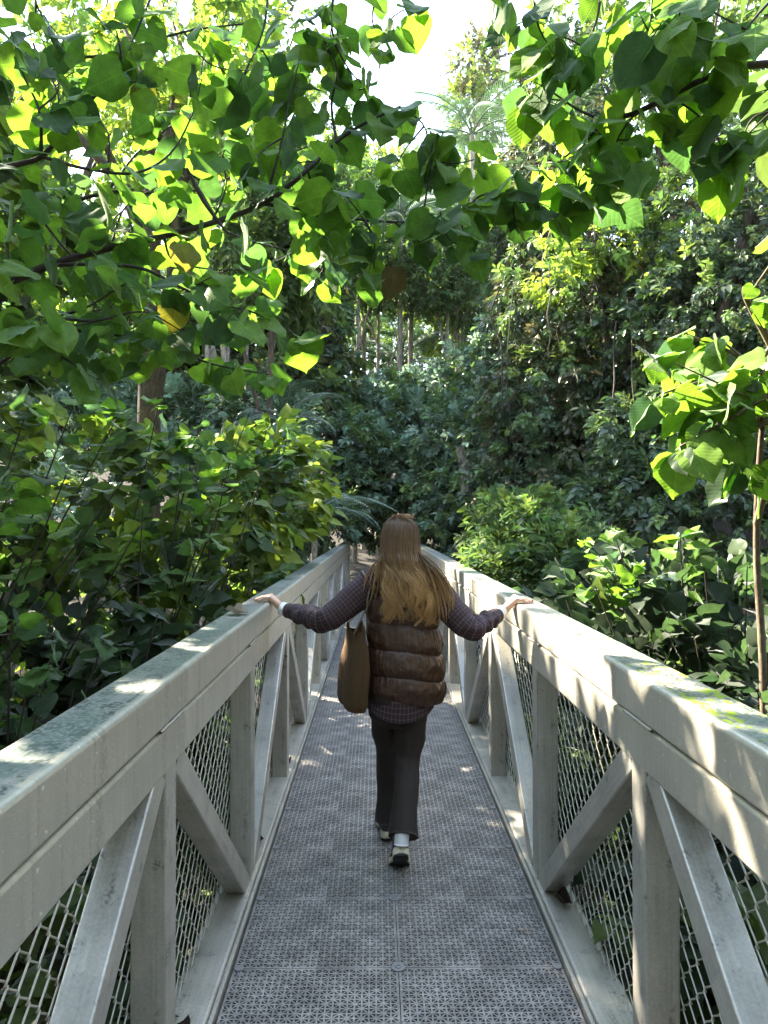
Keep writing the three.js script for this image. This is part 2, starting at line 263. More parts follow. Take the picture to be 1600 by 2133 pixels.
// a tree or shrub: trunk from the ground to `head`, limbs into the lobes, foliage through the lobes
function tree(name, label, category, group, { foot, head, r = 0.1, lobes = [], kind = 'fine', n = 800, size = 0.4, tints, seed = 1, mat = M.bark, limbs = 1, droop, shell, flat, lean = 0.3, buttress = 0 }) {
  const R = rng(seed), base = V(foot.x, groundY(foot.x, foot.z) - 0.05, foot.z), g = thing(name, label, category, base, group);
  const mid = base.clone().lerp(head, 0.5).add(V((R() - 0.5) * lean, 0, (R() - 0.5) * lean)), pts = curve([base, mid, head], 14);
  woody([taper(pts, (t) => r * (1 - 0.55 * t) * (1 + buttress * Math.exp(-t * 14)), 9)], 'trunk', g, mat);
  lobes.forEach((a, i) => { for (let q = 0; q < limbs; q++) {
    const l = lobe(a), st = pts[Math.min(14, 7 + ((R() * 7) | 0))], en = V(l.c.x + (R() - 0.5) * l.r.x * 1.3, l.c.y + (R() - 0.3) * l.r.y, l.c.z + (R() - 0.5) * l.r.z);
    const m1 = wob(st.clone().lerp(en, 0.5), en.distanceTo(st) * 0.22, R); woody([taper(curve([st, m1, en], 8), (t) => r * 0.42 * (1 - 0.85 * t) + 0.004, 5)], 'branch', g, mat);
  } });
  if (lobes.length) scatter(g, 'crown', kind, lobes, n, size, tints, seed + 11, { droop, shell, flat });
  return g;
}

// ------------------------------------------------------------------ ground
{
  const nx = 110, nz = 120, pos = [], uv = [], idx = [];
  const X = (i) => { const t = i / nx * 2 - 1; return Math.sign(t) * (Math.abs(t) * 12 + Math.pow(Math.abs(t), 3) * 70); }, Z = (j) => { const t = j / nz; return 22 - t * 40 - Math.pow(t, 3) * 110; };
  for (let j = 0; j <= nz; j++) for (let i = 0; i <= nx; i++) { const x = X(i), z = Z(j); pos.push(x, groundY(x, z), z); uv.push(x, z); }
  for (let j = 0; j < nz; j++) for (let i = 0; i < nx; i++) { const a = j * (nx + 1) + i, b = a + nx + 1; idx.push(a, a + 1, b, a + 1, b + 1, b); }
  const g = shade(new THREE.Mesh(geom(pos, null, uv, idx), M.ground)); g.name = 'ground'; g.userData = { kind: 'structure', label: 'forest floor of leaf litter sloping down to the gully under the bridge', category: 'ground' }; scene.add(g);
}

// ------------------------------------------------------------------ the footbridge
const XI = 0.645, ZN = 1.25, ZF = -15.15, RAILTOP = 1.22;
const bridge = thing('footbridge', 'pale metal truss footbridge with patterned grey deck panels leading into the forest', 'footbridge');
{
  const railL = new THREE.MeshStandardMaterial({ map: rep(railTex(1, 0), 1 / 0.536, 1 / 5), color: lin(0.96, 0.945, 0.915), metalness: 0.5, roughness: 0.36, bumpMap: rep(noiseTex, 3, 3), bumpScale: 0.0006 });
  const railR = new THREE.MeshStandardMaterial({ map: rep(railTex(2, 3.55), 1 / 0.536, 1 / 5), color: lin(0.96, 0.945, 0.915), metalness: 0.5, roughness: 0.36, bumpMap: rep(noiseTex, 3, 3), bumpScale: 0.0006 });
  const len = ZN - ZF;
  for (const s of [-1, 1]) {
    const lab = s < 0 ? 'left' : 'right';
    part(bridge, 'handrail', bar(0.150, 0.123, 0.014, len, s).translate(s * (XI + 0.075), RAILTOP - 0.0615, ZF), s < 0 ? railL : railR).userData.label = s < 0 ? 'left handrail spotted with grey algae' : 'right handrail dappled with sun and spotted with lime green lichen';
    part(bridge, 'top_chord', bar(0.144, 0.126, 0.012, len, s).translate(s * (XI + 0.0755), 1.0915 - 0.063, ZF + 0.01), s < 0 ? railL : railR);
    part(bridge, 'bottom_chord', bar(0.150, 0.15, 0.012, len, s).translate(s * (XI - 0.012 + 0.075), 0.028 - 0.075, ZF), M.metal);
    part(bridge, 'edge_trim', bar(0.016, 0.05, 0.004, len, s).translate(s * (XI - 0.0215), 0.02 - 0.025, ZF), M.metal);
    const yt = 0.975, yb = 0.02;
    for (let k = -2; k <= 10; k++) {
      const z = -(1.985 + 1.3 * k);
      part(bridge, 'post', place(bar(0.096, 0.1, 0.006, yt - yb, 1), V(s * (XI + 0.004 + 0.048), yb, z), UP, V(0, 0, -1)), M.metal);
      // weld beads in the joint under the handrail
      const R = rng(900 + k * 2 + s), wl = [];
      for (let q = 0; q < 26; q++) wl.push(V(s * (XI + 0.0005 + 0.0015 * R()), 1.0955 + (R() - 0.5) * 0.002, z - 0.1 + q * 0.0085));
      part(bridge, 'weld_bead', taper(wl, () => 0.0042 + 0.0018 * R(), 5), M.metal);
      const fw = []; for (let q = 0; q < 13; q++) fw.push(V(s * (XI + 0.003 + 0.0015 * R()), 0.0295, z - 0.052 + q * 0.0088)); part(bridge, 'weld_bead', taper(fw, () => 0.0042 + 0.002 * R(), 5), M.metal);
      if (k === 10) continue;
      const up = ((k + 20) % 2) === 0, z0 = z - (up ? 0.075 : 0.085), z1 = z - 1.3 + (up ? 0.085 : 0.075), a = V(s * (XI + 0.007 + 0.044), up ? yt : yb, z0), b = V(s * (XI + 0.007 + 0.044), up ? yb : yt, z1);
      part(bridge, 'diagonal_brace', place(bar(0.088, 0.086, 0.006, a.distanceTo(b), 1), a, b.clone().sub(a), V(0, 0, 1)), M.metal);
      // chain-link mesh of the bay: interlocked zigzag wires on the outer side
      const wires = [], st = 0.042, zA = z, zB = z - 1.3, nw = Math.round((zA - zB) / st);
      for (let w = 0; w < nw; w++) {
        const zc = zA - (w + 0.5) * st, pts = [];
        for (let q = 0; q <= 22; q++) { const y = 0.02 + q * 0.0435, sg = (q + w) % 2 ? 1 : -1; pts.push(V(s * (XI + 0.1125 + (sg > 0 ? 0.0022 : -0.0022)), y - 0.004, zc + sg * st * 0.56), V(s * (XI + 0.1125 + (sg > 0 ? -0.0022 : 0.0022)), y + 0.004, zc + sg * st * 0.56)); }
        wires.push(taper(pts, 0.0025, 5));
      }
      part(bridge, 'chain_link_mesh', merge(wires), M.wire, 'stuff');
    }
  }
  // deck panels: a moulded grid of stars, every opening a real hole
  const PW = 0.606, PD = 0.4825, cx = 12, cz = 10;
  function panel(walls) {
    const pos = [], nor = [], uv = [], idx = [], cw = (PW - 0.012) / cx, cd = (PD - 0.012) / cz, T = 0.022;
    const v = (x, y, z, n) => { pos.push(x, y, z); nor.push(...n); uv.push(x / PW, z / PD); return pos.length / 3 - 1; };
    const tri = (A) => {   // a triangle of the star with its opening
      const mx = (A[0][0] + A[1][0] + A[2][0]) / 3, mz = (A[0][1] + A[1][1] + A[2][1]) / 3, k = 0.60, B = A.map((p) => [mx + (p[0] - mx) * k, mz + (p[1] - mz) * k]);
      const n = [0, 1, 0], a = A.map((p) => v(p[0], 0, p[1], n)), b = B.map((p) => v(p[0], 0, p[1], n));
      for (let i = 0; i < 3; i++) { const j = (i + 1) % 3; idx.push(a[i], a[j], b[i], a[j], b[j], b[i]); }
      if (walls) for (let i = 0; i < 3; i++) { const j = (i + 1) % 3, ex = B[j][0] - B[i][0], ez = B[j][1] - B[i][1], l = Math.hypot(ex, ez), m = [-ez / l, 0, ex / l]; const p = [v(B[i][0], 0, B[i][1], m), v(B[j][0], 0, B[j][1], m), v(B[i][0], -T, B[i][1], m), v(B[j][0], -T, B[j][1], m)]; idx.push(p[0], p[1], p[2], p[1], p[3], p[2]); }
    };
    for (let i = 0; i < cx; i++) for (let j = 0; j < cz; j++) {
      const x0 = -PW / 2 + 0.006 + i * cw, z0 = -PD / 2 + 0.006 + j * cd, x1 = x0 + cw, z1 = z0 + cd, c = [(x0 + x1) / 2, (z0 + z1) / 2], rim = [[x0, z0], [c[0], z0], [x1, z0], [x1, c[1]], [x1, z1], [c[0], z1], [x0, z1], [x0, c[1]]];
      for (let q = 0; q < 8; q++) tri([c, rim[q], rim[(q + 1) % 8]]);
    }
    const n = [0, 1, 0], o = [[-PW / 2, -PD / 2], [PW / 2, -PD / 2], [PW / 2, PD / 2], [-PW / 2, PD / 2]], inr = o.map(([x, z]) => [x - Math.sign(x) * 0.006, z - Math.sign(z) * 0.006]);
    for (let i = 0; i < 4; i++) { const j = (i + 1) % 4, q = [v(...[o[i][0], 0, o[i][1]], n), v(o[j][0], 0, o[j][1], n), v(inr[i][0], 0, inr[i][1], n), v(inr[j][0], 0, inr[j][1], n)]; idx.push(q[0], q[1], q[2], q[1], q[3], q[2]); const m = [Math.sign(o[i][0] + o[j][0]), 0, Math.sign(o[i][1] + o[j][1])]; const w = [v(o[i][0], 0, o[i][1], m), v(o[j][0], 0, o[j][1], m), v(o[i][0], -0.03, o[i][1], m), v(o[j][0], -0.03, o[j][1], m)]; idx.push(w[0], w[1], w[2], w[1], w[3], w[2]); }
    return geom(pos, nor, uv, idx);
  }
  const fine = panel(true), coarse = panel(false), disc = new THREE.CylinderGeometry(0.026, 0.0265, 0.006, 28), hub = new THREE.TorusGeometry(0.010, 0.0022, 6, 16).rotateX(Math.PI / 2), small = new THREE.CylinderGeometry(0.017, 0.0175, 0.006, 20);
  const deckMats = [0, 1, 2].map((k) => { const m = M.deck.clone(); m.color = lin(...[[0.335, 0.315, 0.29], [0.33, 0.31, 0.285], [0.34, 0.32, 0.295]][k]); return m; });
  let n = 0;
  for (let d = 2.646 - 0.485 * 7; d < 15; d += 0.485) {
    for (const s of [-1, 1]) { const p = part(bridge, 'deck_panel', d < 6.5 ? fine : coarse, deckMats[(n * 7 + (s > 0 ? 1 : 0)) % 3]); p.position.set(s * 0.3045, 0, -d - 0.2425); n++; }
    if (d > 0.5 && d < 9) { const b = part(bridge, 'bolt_cap', disc, M.bolt); b.position.set(0, 0.001, -d); part(b, 'bolt_socket', hub, M.bolt).position.y = 0.0035; for (const s of [-1, 1]) part(bridge, 'edge_bolt', small, M.bolt).position.set(s * 0.588, 0.001, -d); }
  }
  for (let d = 2.646 - 0.485 * 7; d < 15; d += 0.485) part(bridge, 'cross_beam', box(1.2, 0.09, 0.06, 0, -0.078, -d), M.beam);
  for (const x of [-0.3, 0, 0.3]) part(bridge, 'stringer', box(0.05, 0.08, len - 0.2, x, -0.165, (ZN + ZF) / 2), M.beam);
}

// ------------------------------------------------------------------ the walker
// surface nets over a signed distance field
function sdfMesh(lo, hi, cell, f) {
  const n = [0, 1, 2].map((k) => Math.ceil((hi.getComponent(k) - lo.getComponent(k)) / cell) + 2), [nx, ny, nz] = n, D = new Float32Array(nx * ny * nz);
  for (let k = 0; k < nz; k++) for (let j = 0; j < ny; j++) for (let i = 0; i < nx; i++) D[(k * ny + j) * nx + i] = f(lo.x + i * cell, lo.y + j * cell, lo.z + k * cell);
  const id = new Int32Array(nx * ny * nz).fill(-1), pos = [], idx = [], off = [0, 1, nx, nx + 1, nx * ny, nx * ny + 1, nx * ny + nx, nx * ny + nx + 1];
  const E = [[0, 1], [2, 3], [4, 5], [6, 7], [0, 2], [1, 3], [4, 6], [5, 7], [0, 4], [1, 5], [2, 6], [3, 7]];
  for (let k = 0; k < nz - 1; k++) for (let j = 0; j < ny - 1; j++) for (let i = 0; i < nx - 1; i++) {
    const b = (k * ny + j) * nx + i; let m = 0; for (let q = 0; q < 8; q++) if (D[b + off[q]] < 0) m |= 1 << q; if (m === 0 || m === 255) continue;
    let x = 0, y = 0, z = 0, c = 0; for (const [p, q] of E) { const a = D[b + off[p]], e = D[b + off[q]]; if ((a < 0) === (e < 0)) continue; const t = a / (a - e); x += lerp(p & 1, q & 1, t); y += lerp((p >> 1) & 1, (q >> 1) & 1, t); z += lerp((p >> 2) & 1, (q >> 2) & 1, t); c++; }
    id[b] = pos.length / 3; pos.push(lo.x + (i + x / c) * cell, lo.y + (j + y / c) * cell, lo.z + (k + z / c) * cell);
  }
  const quad = (a, b, c, d, flip) => { if (a < 0 || b < 0 || c < 0 || d < 0) return; if (flip) idx.push(a, c, b, b, c, d); else idx.push(a, b, c, b, d, c); };
  for (let k = 1; k < nz - 1; k++) for (let j = 1; j < ny - 1; j++) for (let i = 1; i < nx - 1; i++) {
    const b = (k * ny + j) * nx + i, s = D[b] < 0;
    if (s !== (D[b + 1] < 0)) quad(id[b - nx - nx * ny], id[b - nx * ny], id[b - nx], id[b], !s);
    if (s !== (D[b + nx] < 0)) quad(id[b - 1 - nx * ny], id[b - 1], id[b - nx * ny], id[b], !s);
    if (s !== (D[b + nx * ny] < 0)) quad(id[b - 1 - nx], id[b - nx], id[b - 1], id[b], !s);
  }
  const g = geom(pos, null, null, idx); g.setAttribute('uv', new THREE.Float32BufferAttribute(new Float32Array(pos.length / 3 * 2).map((_, i) => pos[(i >> 1) * 3 + (i & 1)]), 2)); return g;
}
const smin = (a, b, k) => { const h = clamp(0.5 + 0.5 * (b - a) / k); return lerp(b, a, h) - k * h * (1 - h); };
function cap(x, y, z, a, b, ra, rb) { const dx = b.x - a.x, dy = b.y - a.y, dz = b.z - a.z, t = clamp(((x - a.x) * dx + (y - a.y) * dy + (z - a.z) * dz) / (dx * dx + dy * dy + dz * dz + 1e-9)); return Math.hypot(x - a.x - dx * t, y - a.y - dy * t, z - a.z - dz * t) - lerp(ra, rb, t); }
function ell(x, y, z, c, rx, ry, rz) { const a = (x - c.x) / rx, b = (y - c.y) / ry, e = (z - c.z) / rz, k = Math.sqrt(a * a + b * b + e * e); return (k - 1) * Math.min(rx, ry, rz); }
// an elliptical tube through rings {c, a, b} across a main direction; push(i, angle) moves the skin in or out
function loft(rings, seg, { u0 = V(1, 0, 0), push = () => 0, capEnds = true, fixed = false, us = 1 } = {}) {
  const pos = [], uv = [], idx = [], n = rings.length; let len = 0; const Tn = V(), U = V(), W = V();
  for (let i = 0; i < n; i++) {
    Tn.subVectors(rings[Math.min(n - 1, i + 1)].c, rings[Math.max(0, i - 1)].c).normalize(); if (fixed) Tn.set(0, -1, 0);
    U.copy(u0).addScaledVector(Tn, -u0.dot(Tn)).normalize(); W.crossVectors(Tn, U).normalize(); if (i) len += rings[i].c.distanceTo(rings[i - 1].c);
    const { c, a, b } = rings[i];
    for (let k = 0; k <= seg; k++) { const t = k / seg * 2 * Math.PI, ct = Math.cos(t), st = Math.sin(t), p = push(i, t, len); const ra = a + p, rb = b + p; pos.push(c.x + U.x * ct * ra + W.x * st * rb, c.y + U.y * ct * ra + W.y * st * rb, c.z + U.z * ct * ra + W.z * st * rb); uv.push(k / seg * 2 * Math.PI * (rings[0].a + rings[0].b + rings[n - 1].a + rings[n - 1].b) / 4 * us, len); }
  }
  for (let i = 0; i < n - 1; i++) for (let k = 0; k < seg; k++) { const q = i * (seg + 1) + k; idx.push(q, q + seg + 1, q + 1, q + 1, q + seg + 1, q + seg + 2); }
  if (capEnds) for (const e of [0, n - 1]) { const b0 = pos.length / 3; pos.push(rings[e].c.x, rings[e].c.y, rings[e].c.z); uv.push(0, 0); for (let k = 0; k < seg; k++) { const q = e * (seg + 1) + k; if (e) idx.push(b0, q, q + 1); else idx.push(b0, q + 1, q); } }
  const g = geom(pos, null, uv, idx); // weld the normals along the seam
  const N = g.attributes.normal; for (let i = 0; i < n; i++) { const p = i * (seg + 1), q = p + seg; const x = N.getX(p) + N.getX(q), y = N.getY(p) + N.getY(q), z = N.getZ(p) + N.getZ(q), l = Math.hypot(x, y, z) || 1; N.setXYZ(p, x / l, y / l, z / l); N.setXYZ(q, x / l, y / l, z / l); }
  return g;
}
function ringsAlong(keys, n) {   // keys: [x, y, z, a, b]
  const c = new THREE.CatmullRomCurve3(keys.map((k) => V(k[0], k[1], k[2])), false, 'catmullrom', 0.5), out = [];
  for (let i = 0; i <= n; i++) { const t = i / n * (keys.length - 1), k = Math.min(keys.length - 2, Math.floor(t)), f = smooth(0, 1, t - k); out.push({ c: c.getPoint(i / n), a: lerp(keys[k][3], keys[k + 1][3], f), b: lerp(keys[k][4], keys[k + 1][4], f) }); }
  return out;
}
const plaidTex = tex(128, 128, (u, v, o) => {   // dark plum checks between thin pale lines
  const L = (t) => 1 - smooth(0.03, 0.09, Math.abs(((t * 2) % 1) - 0.5)), a = L(u), b = L(v), w = (vn(u * 64, v * 64, 1) - 0.5) * 0.06, ru = Math.floor(u * 2) ? 1 : 0.75, rv = Math.floor(v * 2) ? 1 : 0.75;
  const m = Math.max(a * ru, b * rv) * 0.52 + (a * b) * 0.3; o[0] = lerp(0.185, 0.58, m) + w; o[1] = lerp(0.125, 0.48, m) + w; o[2] = lerp(0.145, 0.52, m) + w;
});
const corduroy = tex(64, 64, (u, v, o) => { const r = 0.5 + 0.5 * Math.cos(u * 2 * Math.PI * 4), n = vn(u * 64, v * 40, 2) * 0.12; o[0] = 0.20 + 0.13 * r + n; o[1] = 0.13 + 0.095 * r + n; o[2] = 0.06 + 0.055 * r + n * 0.8; });
const corduroyBump = tex(64, 64, (u, v, o) => { o[0] = o[1] = o[2] = 0.5 + 0.5 * Math.cos(u * 2 * Math.PI * 4); }, false);
const CL = {
  skin: phy({ color: lin(0.56, 0.33, 0.235), roughness: 0.55, bumpMap: rep(noiseTex, 8, 8), bumpScale: 0.0005 }),
  nail: phy({ color: lin(0.06, 0.012, 0.016), roughness: 0.25, clearcoat: 0.6 }),
  vest: phy({ color: lin(0.052, 0.022, 0.013), roughness: 0.36, bumpMap: rep(noiseTex, 20, 20), bumpScale: 0.0005 }),
  shirt: std({ map: rep(plaidTex, 1 / 0.036, 1 / 0.036), roughness: 0.85 }),
  cuff: std({ color: lin(0.72, 0.72, 0.71), roughness: 0.9, bumpMap: rep(corduroyBump, 40, 4), bumpScale: 0.001 }),
  trousers: std({ color: lin(0.019, 0.0115, 0.0088), roughness: 0.8, bumpMap: rep(noiseTex, 30, 30), bumpScale: 0.0005 }),
  strip: std({ color: lin(0.10, 0.10, 0.10), roughness: 0.5 }),
  sock: std({ color: lin(0.62, 0.62, 0.63), roughness: 0.95 }),
  upper: std({ color: lin(0.075, 0.08, 0.085), roughness: 0.7, bumpMap: rep(noiseTex, 30, 30), bumpScale: 0.0008 }),
  tab: std({ color: lin(0.45, 0.45, 0.43), roughness: 0.6 }),
  mid: std({ color: lin(0.62, 0.56, 0.42), roughness: 0.7 }),
  out: std({ color: lin(0.015, 0.015, 0.016), roughness: 0.6 }),
  hair: phy({ color: lin(1, 1, 1), vertexColors: true, roughness: 0.5, specularIntensity: 0.7 }),
  bag: std({ map: rep(corduroy, 1 / 0.022, 1 / 0.03), bumpMap: rep(corduroyBump, 1 / 0.022, 1), bumpScale: 0.0016, roughness: 0.95, side: THREE.DoubleSide }),
  strap: std({ color: lin(0.11, 0.075, 0.04), roughness: 0.9 }),
};
{
  const W = thing('person', 'walker seen from behind in brown puffer vest and checked shirt, hands on both rails', 'person', V(0.03, 0, -3.55));
  const J = { // joints
    pelvis: V(0.035, 0.83, -3.62), chest: V(0.055, 1.20, -3.66), neck: V(0.05, 1.40, -3.66), head: V(0.042, 1.565, -3.69),
    shL: V(-0.115, 1.335, -3.66), elL: V(-0.350, 1.150, -3.60), wrL: V(-0.575, 1.178, -3.79), shR: V(0.225, 1.305, -3.64), elR: V(0.385, 1.110, -3.55), wrR: V(0.566, 1.170, -3.70),
    hipL: V(-0.045, 0.80, -3.63), knL: V(-0.02, 0.45, -3.78), anL: V(-0.020, 0.085, -3.735), hipR: V(0.105, 0.80, -3.62), knR: V(0.075, 0.45, -3.60), anR: V(0.038, 0.185, -3.335),
  };
  const B = [[J.pelvis, J.chest, 0.115, 0.12, 0.06], [J.chest, J.neck, 0.11, 0.055, 0.05], [J.neck, J.head.clone().add(V(0, -0.05, 0)), 0.05, 0.05, 0.03], [J.shL, J.elL, 0.05, 0.04, 0.03], [J.elL, J.wrL, 0.038, 0.027, 0.02], [J.shR, J.elR, 0.05, 0.04, 0.03], [J.elR, J.wrR, 0.038, 0.027, 0.02], [V(-0.07, 1.30, -3.66), V(0.18, 1.28, -3.65), 0.07, 0.07, 0.05], [J.hipL, J.knL, 0.08, 0.05, 0.05], [J.knL, J.anL, 0.05, 0.034, 0.03], [J.hipR, J.knR, 0.08, 0.05, 0.05], [J.knR, J.anR, 0.05, 0.034, 0.03]];
  const body = sdfMesh(V(-0.64, 0.03, -3.92), V(0.64, 1.6, -3.2), 0.012, (x, y, z) => { let d = 1; for (const [a, b, ra, rb, k] of B) d = smin(d, cap(x, y, z, a, b, ra, rb), k); return d; });
  // head: turned a little to the left and lifted
  const hc = J.head, yaw = 0.22, H = (x, y, z) => { const c = Math.cos(yaw), s = Math.sin(yaw); return V(hc.x + x * c + z * s, hc.y + y - z * 0.18, hc.z - x * s + z * c); };
  const chin = H(0, -0.10, -0.075), nose0 = H(0, 0.015, -0.098), nose1 = H(0, -0.03, -0.12), eyeL = H(-0.032, 0.008, -0.09), eyeR = H(0.032, 0.008, -0.09), ear = [H(-0.076, -0.01, -0.005), H(0.076, -0.01, -0.005)], jawL = H(-0.052, -0.065, -0.03), jawR = H(0.052, -0.065, -0.03), lip = H(0, -0.065, -0.1), lip2 = H(0, -0.052, -0.102);
  const head = sdfMesh(V(hc.x - 0.14, hc.y - 0.2, hc.z - 0.17), V(hc.x + 0.14, hc.y + 0.14, hc.z + 0.14), 0.0045, (x, y, z) => {
    let d = ell(x, y, z, V(hc.x, hc.y + 0.015, hc.z), 0.074, 0.095, 0.092); d = smin(d, ell(x, y, z, H(0, -0.03, -0.03), 0.06, 0.08, 0.07), 0.03); d = smin(d, cap(x, y, z, jawL, chin, 0.02, 0.018), 0.03); d = smin(d, cap(x, y, z, jawR, chin, 0.02, 0.018), 0.03);
    d = smin(d, cap(x, y, z, nose0, nose1, 0.008, 0.013), 0.012); d = Math.max(d, -(Math.hypot(x - eyeL.x, y - eyeL.y, z - eyeL.z) - 0.013)); d = Math.max(d, -(Math.hypot(x - eyeR.x, y - eyeR.y, z - eyeR.z) - 0.013));
    d = Math.min(d, Math.hypot(x - eyeL.x, y - eyeL.y, z - eyeL.z) - 0.0105, Math.hypot(x - eyeR.x, y - eyeR.y, z - eyeR.z) - 0.0105);
    for (const e of ear) d = smin(d, ell(x, y, z, e, 0.010, 0.03, 0.018), 0.008); d = smin(d, cap(x, y, z, H(-0.022, -0.058, -0.094), H(0.022, -0.058, -0.094), 0.006, 0.006), 0.006);
    d = smin(d, cap(x, y, z, J.neck, V(hc.x, hc.y - 0.05, hc.z + 0.01), 0.05, 0.048), 0.02); return d; });
  // hands over the rails: palm from the wrist over the inner edge, fingers along the top
  function hand(s, wr, zk) {
    const top = RAILTOP + 0.010, kn = [], tips = [], bones = [], xk = s * 0.652, lens = [0.078, 0.088, 0.082, 0.064], w = V(wr.x, wr.y, wr.z);
    for (let i = 0; i < 4; i++) { // index ... little finger; the index lies farther along the bridge
      const z0 = zk - 0.034 + i * 0.0215, k0 = V(s * (0.655 - 0.004 * Math.abs(i - 1.2)), top + 0.020 - 0.003 * i, z0), L = lens[i], sp = (i - 1.5) * 0.012;
      const m = V(k0.x + s * L * 0.48, top + 0.012, z0 + sp * 0.5), m2 = V(k0.x + s * L * 0.78, top + 0.002, z0 + sp * 0.85), t = V(k0.x + s * L, top - 0.002, z0 + sp); kn.push(k0); tips.push([m2, t]);
      bones.push([w.clone().lerp(k0, 0.25), k0, 0.017, 0.0125, 0.012], [k0, m, 0.0105, 0.0090, 0.004], [m, m2, 0.0088, 0.0078, 0.003], [m2, t, 0.0078, 0.0066, 0.003]);
    }
    const th0 = w.clone().lerp(kn[0], 0.35).add(V(0, -0.004, -0.014)), th1 = V(s * 0.628, top - 0.012, zk - 0.066), th2 = V(s * 0.640, top + 0.004, zk - 0.090); bones.push([th0, th1, 0.014, 0.0105, 0.012], [th1, th2, 0.010, 0.008, 0.004], [wr.clone().add(V(-s * 0.05, -0.006, 0.02)), w, 0.026, 0.024, 0.01]);
    const g = sdfMesh(V(Math.min(s * 0.5, s * 0.78), 1.10, zk - 0.13), V(Math.max(s * 0.5, s * 0.78), 1.30, zk + 0.12), 0.003, (x, y, z) => { let d = 1; for (const [a, b, ra, rb, k] of bones) d = smin(d, cap(x, y, z, a, b, ra, rb), k); return d; });
    const nails = tips.map(([m, t]) => { const n = new THREE.SphereGeometry(1, 8, 6).scale(0.0066, 0.0032, 0.0052); return n.translate(t.x - s * 0.001, t.y + 0.0052, t.z); });
    return { g, nails };
  }
  const hl = hand(-1, J.wrL, -3.82), hr = hand(1, J.wrR, -3.73);
  part(W, 'body', rel(mergeGeometries([body, head, hl.g, hr.g].map((g) => { for (const k of Object.keys(g.attributes)) if (!['position', 'normal', 'uv'].includes(k)) g.deleteAttribute(k); return g; })), W), CL.skin);
  part(W, 'fingernails', rel(mergeGeometries([...hl.nails, ...hr.nails]), W), CL.nail);

  // shirt: two sleeves and the tail below the vest
  const sleeve = (keys, sd) => loft(ringsAlong(keys, 90), 40, { u0: V(0, 0, 1), push: (i, t, len) => { const q = i / 90, bunch = smooth(0.30, 0.62, q) * (1 - smooth(0.86, 0.95, q)); return (fbm(Math.cos(t) * 1.3 + sd, Math.sin(t) * 1.3, len * 16, 3) - 0.5) * 0.022 * (0.5 + bunch) + bunch * 0.006 * Math.sin(len * 95 + 2.2 * Math.sin(t + sd) + sd); } });
  const slL = sleeve([[-0.075, 1.335, -3.655, 0.088, 0.095], [-0.16, 1.285, -3.64, 0.074, 0.080], [-0.26, 1.205, -3.615, 0.066, 0.070], [-0.350, 1.150, -3.605, 0.060, 0.062], [-0.42, 1.158, -3.655, 0.056, 0.055], [-0.49, 1.170, -3.715, 0.050, 0.046], [-0.548, 1.178, -3.765, 0.043, 0.040]], 3);
  const slR = sleeve([[0.185, 1.305, -3.64, 0.088, 0.095], [0.245, 1.26, -3.615, 0.074, 0.080], [0.32, 1.175, -3.575, 0.066, 0.070], [0.388, 1.118, -3.555, 0.060, 0.062], [0.44, 1.125, -3.59, 0.056, 0.054], [0.497, 1.145, -3.64, 0.049, 0.046], [0.545, 1.165, -3.68, 0.043, 0.040]], 7);
  const tail = loft(ringsAlong([[0.05, 0.90, -3.63, 0.155, 0.115], [0.045, 0.78, -3.62, 0.168, 0.125], [0.04, 0.70, -3.62, 0.172, 0.130]], 24), 90, { fixed: true, capEnds: false, us: 1.05, push: (i, t, l) => (fbm(t * 3, l * 8, 2, 3) - 0.5) * 0.02 * i / 24 });
  { const p = tail.attributes.position, n = 91; for (let i = 0; i < p.count; i++) { const r = Math.floor(i / n) / 24, x = p.getX(i) - 0.04, bk = smooth(-3.66, -3.56, p.getZ(i)); if (r > 0.5) p.setY(i, p.getY(i) - (r - 0.5) * 2 * (0.055 * (1 - Math.pow(x / 0.17, 2)) - 0.012) * (0.4 + 0.6 * bk)); } tail.computeVertexNormals(); }
  part(W, 'shirt', rel(mergeGeometries([slL, slR, tail]), W), CL.shirt);
  const cuff = (a, b) => { const d = b.clone().sub(a).normalize(); return loft([[0, 0.030], [0.25, 0.0335], [0.6, 0.0335], [0.9, 0.0325], [1, 0.029]].map(([t, r]) => ({ c: a.clone().lerp(b, t), a: r, b: r * 1.1 })), 30, { u0: V(0, 0, 1), push: (i, t) => 0.0012 * Math.sin(t * 3 + i) }); };
  part(W, 'cuff', rel(cuff(V(-0.535, 1.176, -3.755), V(-0.588, 1.184, -3.800)), W), CL.cuff); part(W, 'cuff', rel(cuff(V(0.53, 1.160, -3.668), V(0.580, 1.182, -3.710)), W), CL.cuff);

  // puffer vest: horizontal tubes of down between stitched lines
  const lines = [0.735, 0.868, 0.998, 1.128, 1.262, 1.375, 1.47], NV = 230, prof = (y) => { const K = [[0.72, 0.178, 0.128], [0.80, 0.196, 0.142], [0.95, 0.193, 0.140], [1.10, 0.184, 0.134], [1.22, 0.186, 0.130], [1.30, 0.186, 0.122], [1.36, 0.150, 0.105], [1.41, 0.105, 0.085], [1.44, 0.080, 0.072]]; let k = 0; while (k < K.length - 2 && y > K[k + 1][0]) k++; const t = clamp((y - K[k][0]) / (K[k + 1][0] - K[k][0])); return [lerp(K[k][1], K[k + 1][1], t), lerp(K[k][2], K[k + 1][2], t)]; };
  const vr = []; for (let i = 0; i <= NV; i++) { const y = lerp(1.44, 0.735, i / NV), [a, b] = prof(y); vr.push({ c: V(lerp(0.072, 0.052, smooth(0.75, 1.3, y)), y, lerp(-3.625, -3.655, smooth(0.75, 1.35, y))), a: a - 0.012, b: b - 0.012 }); }
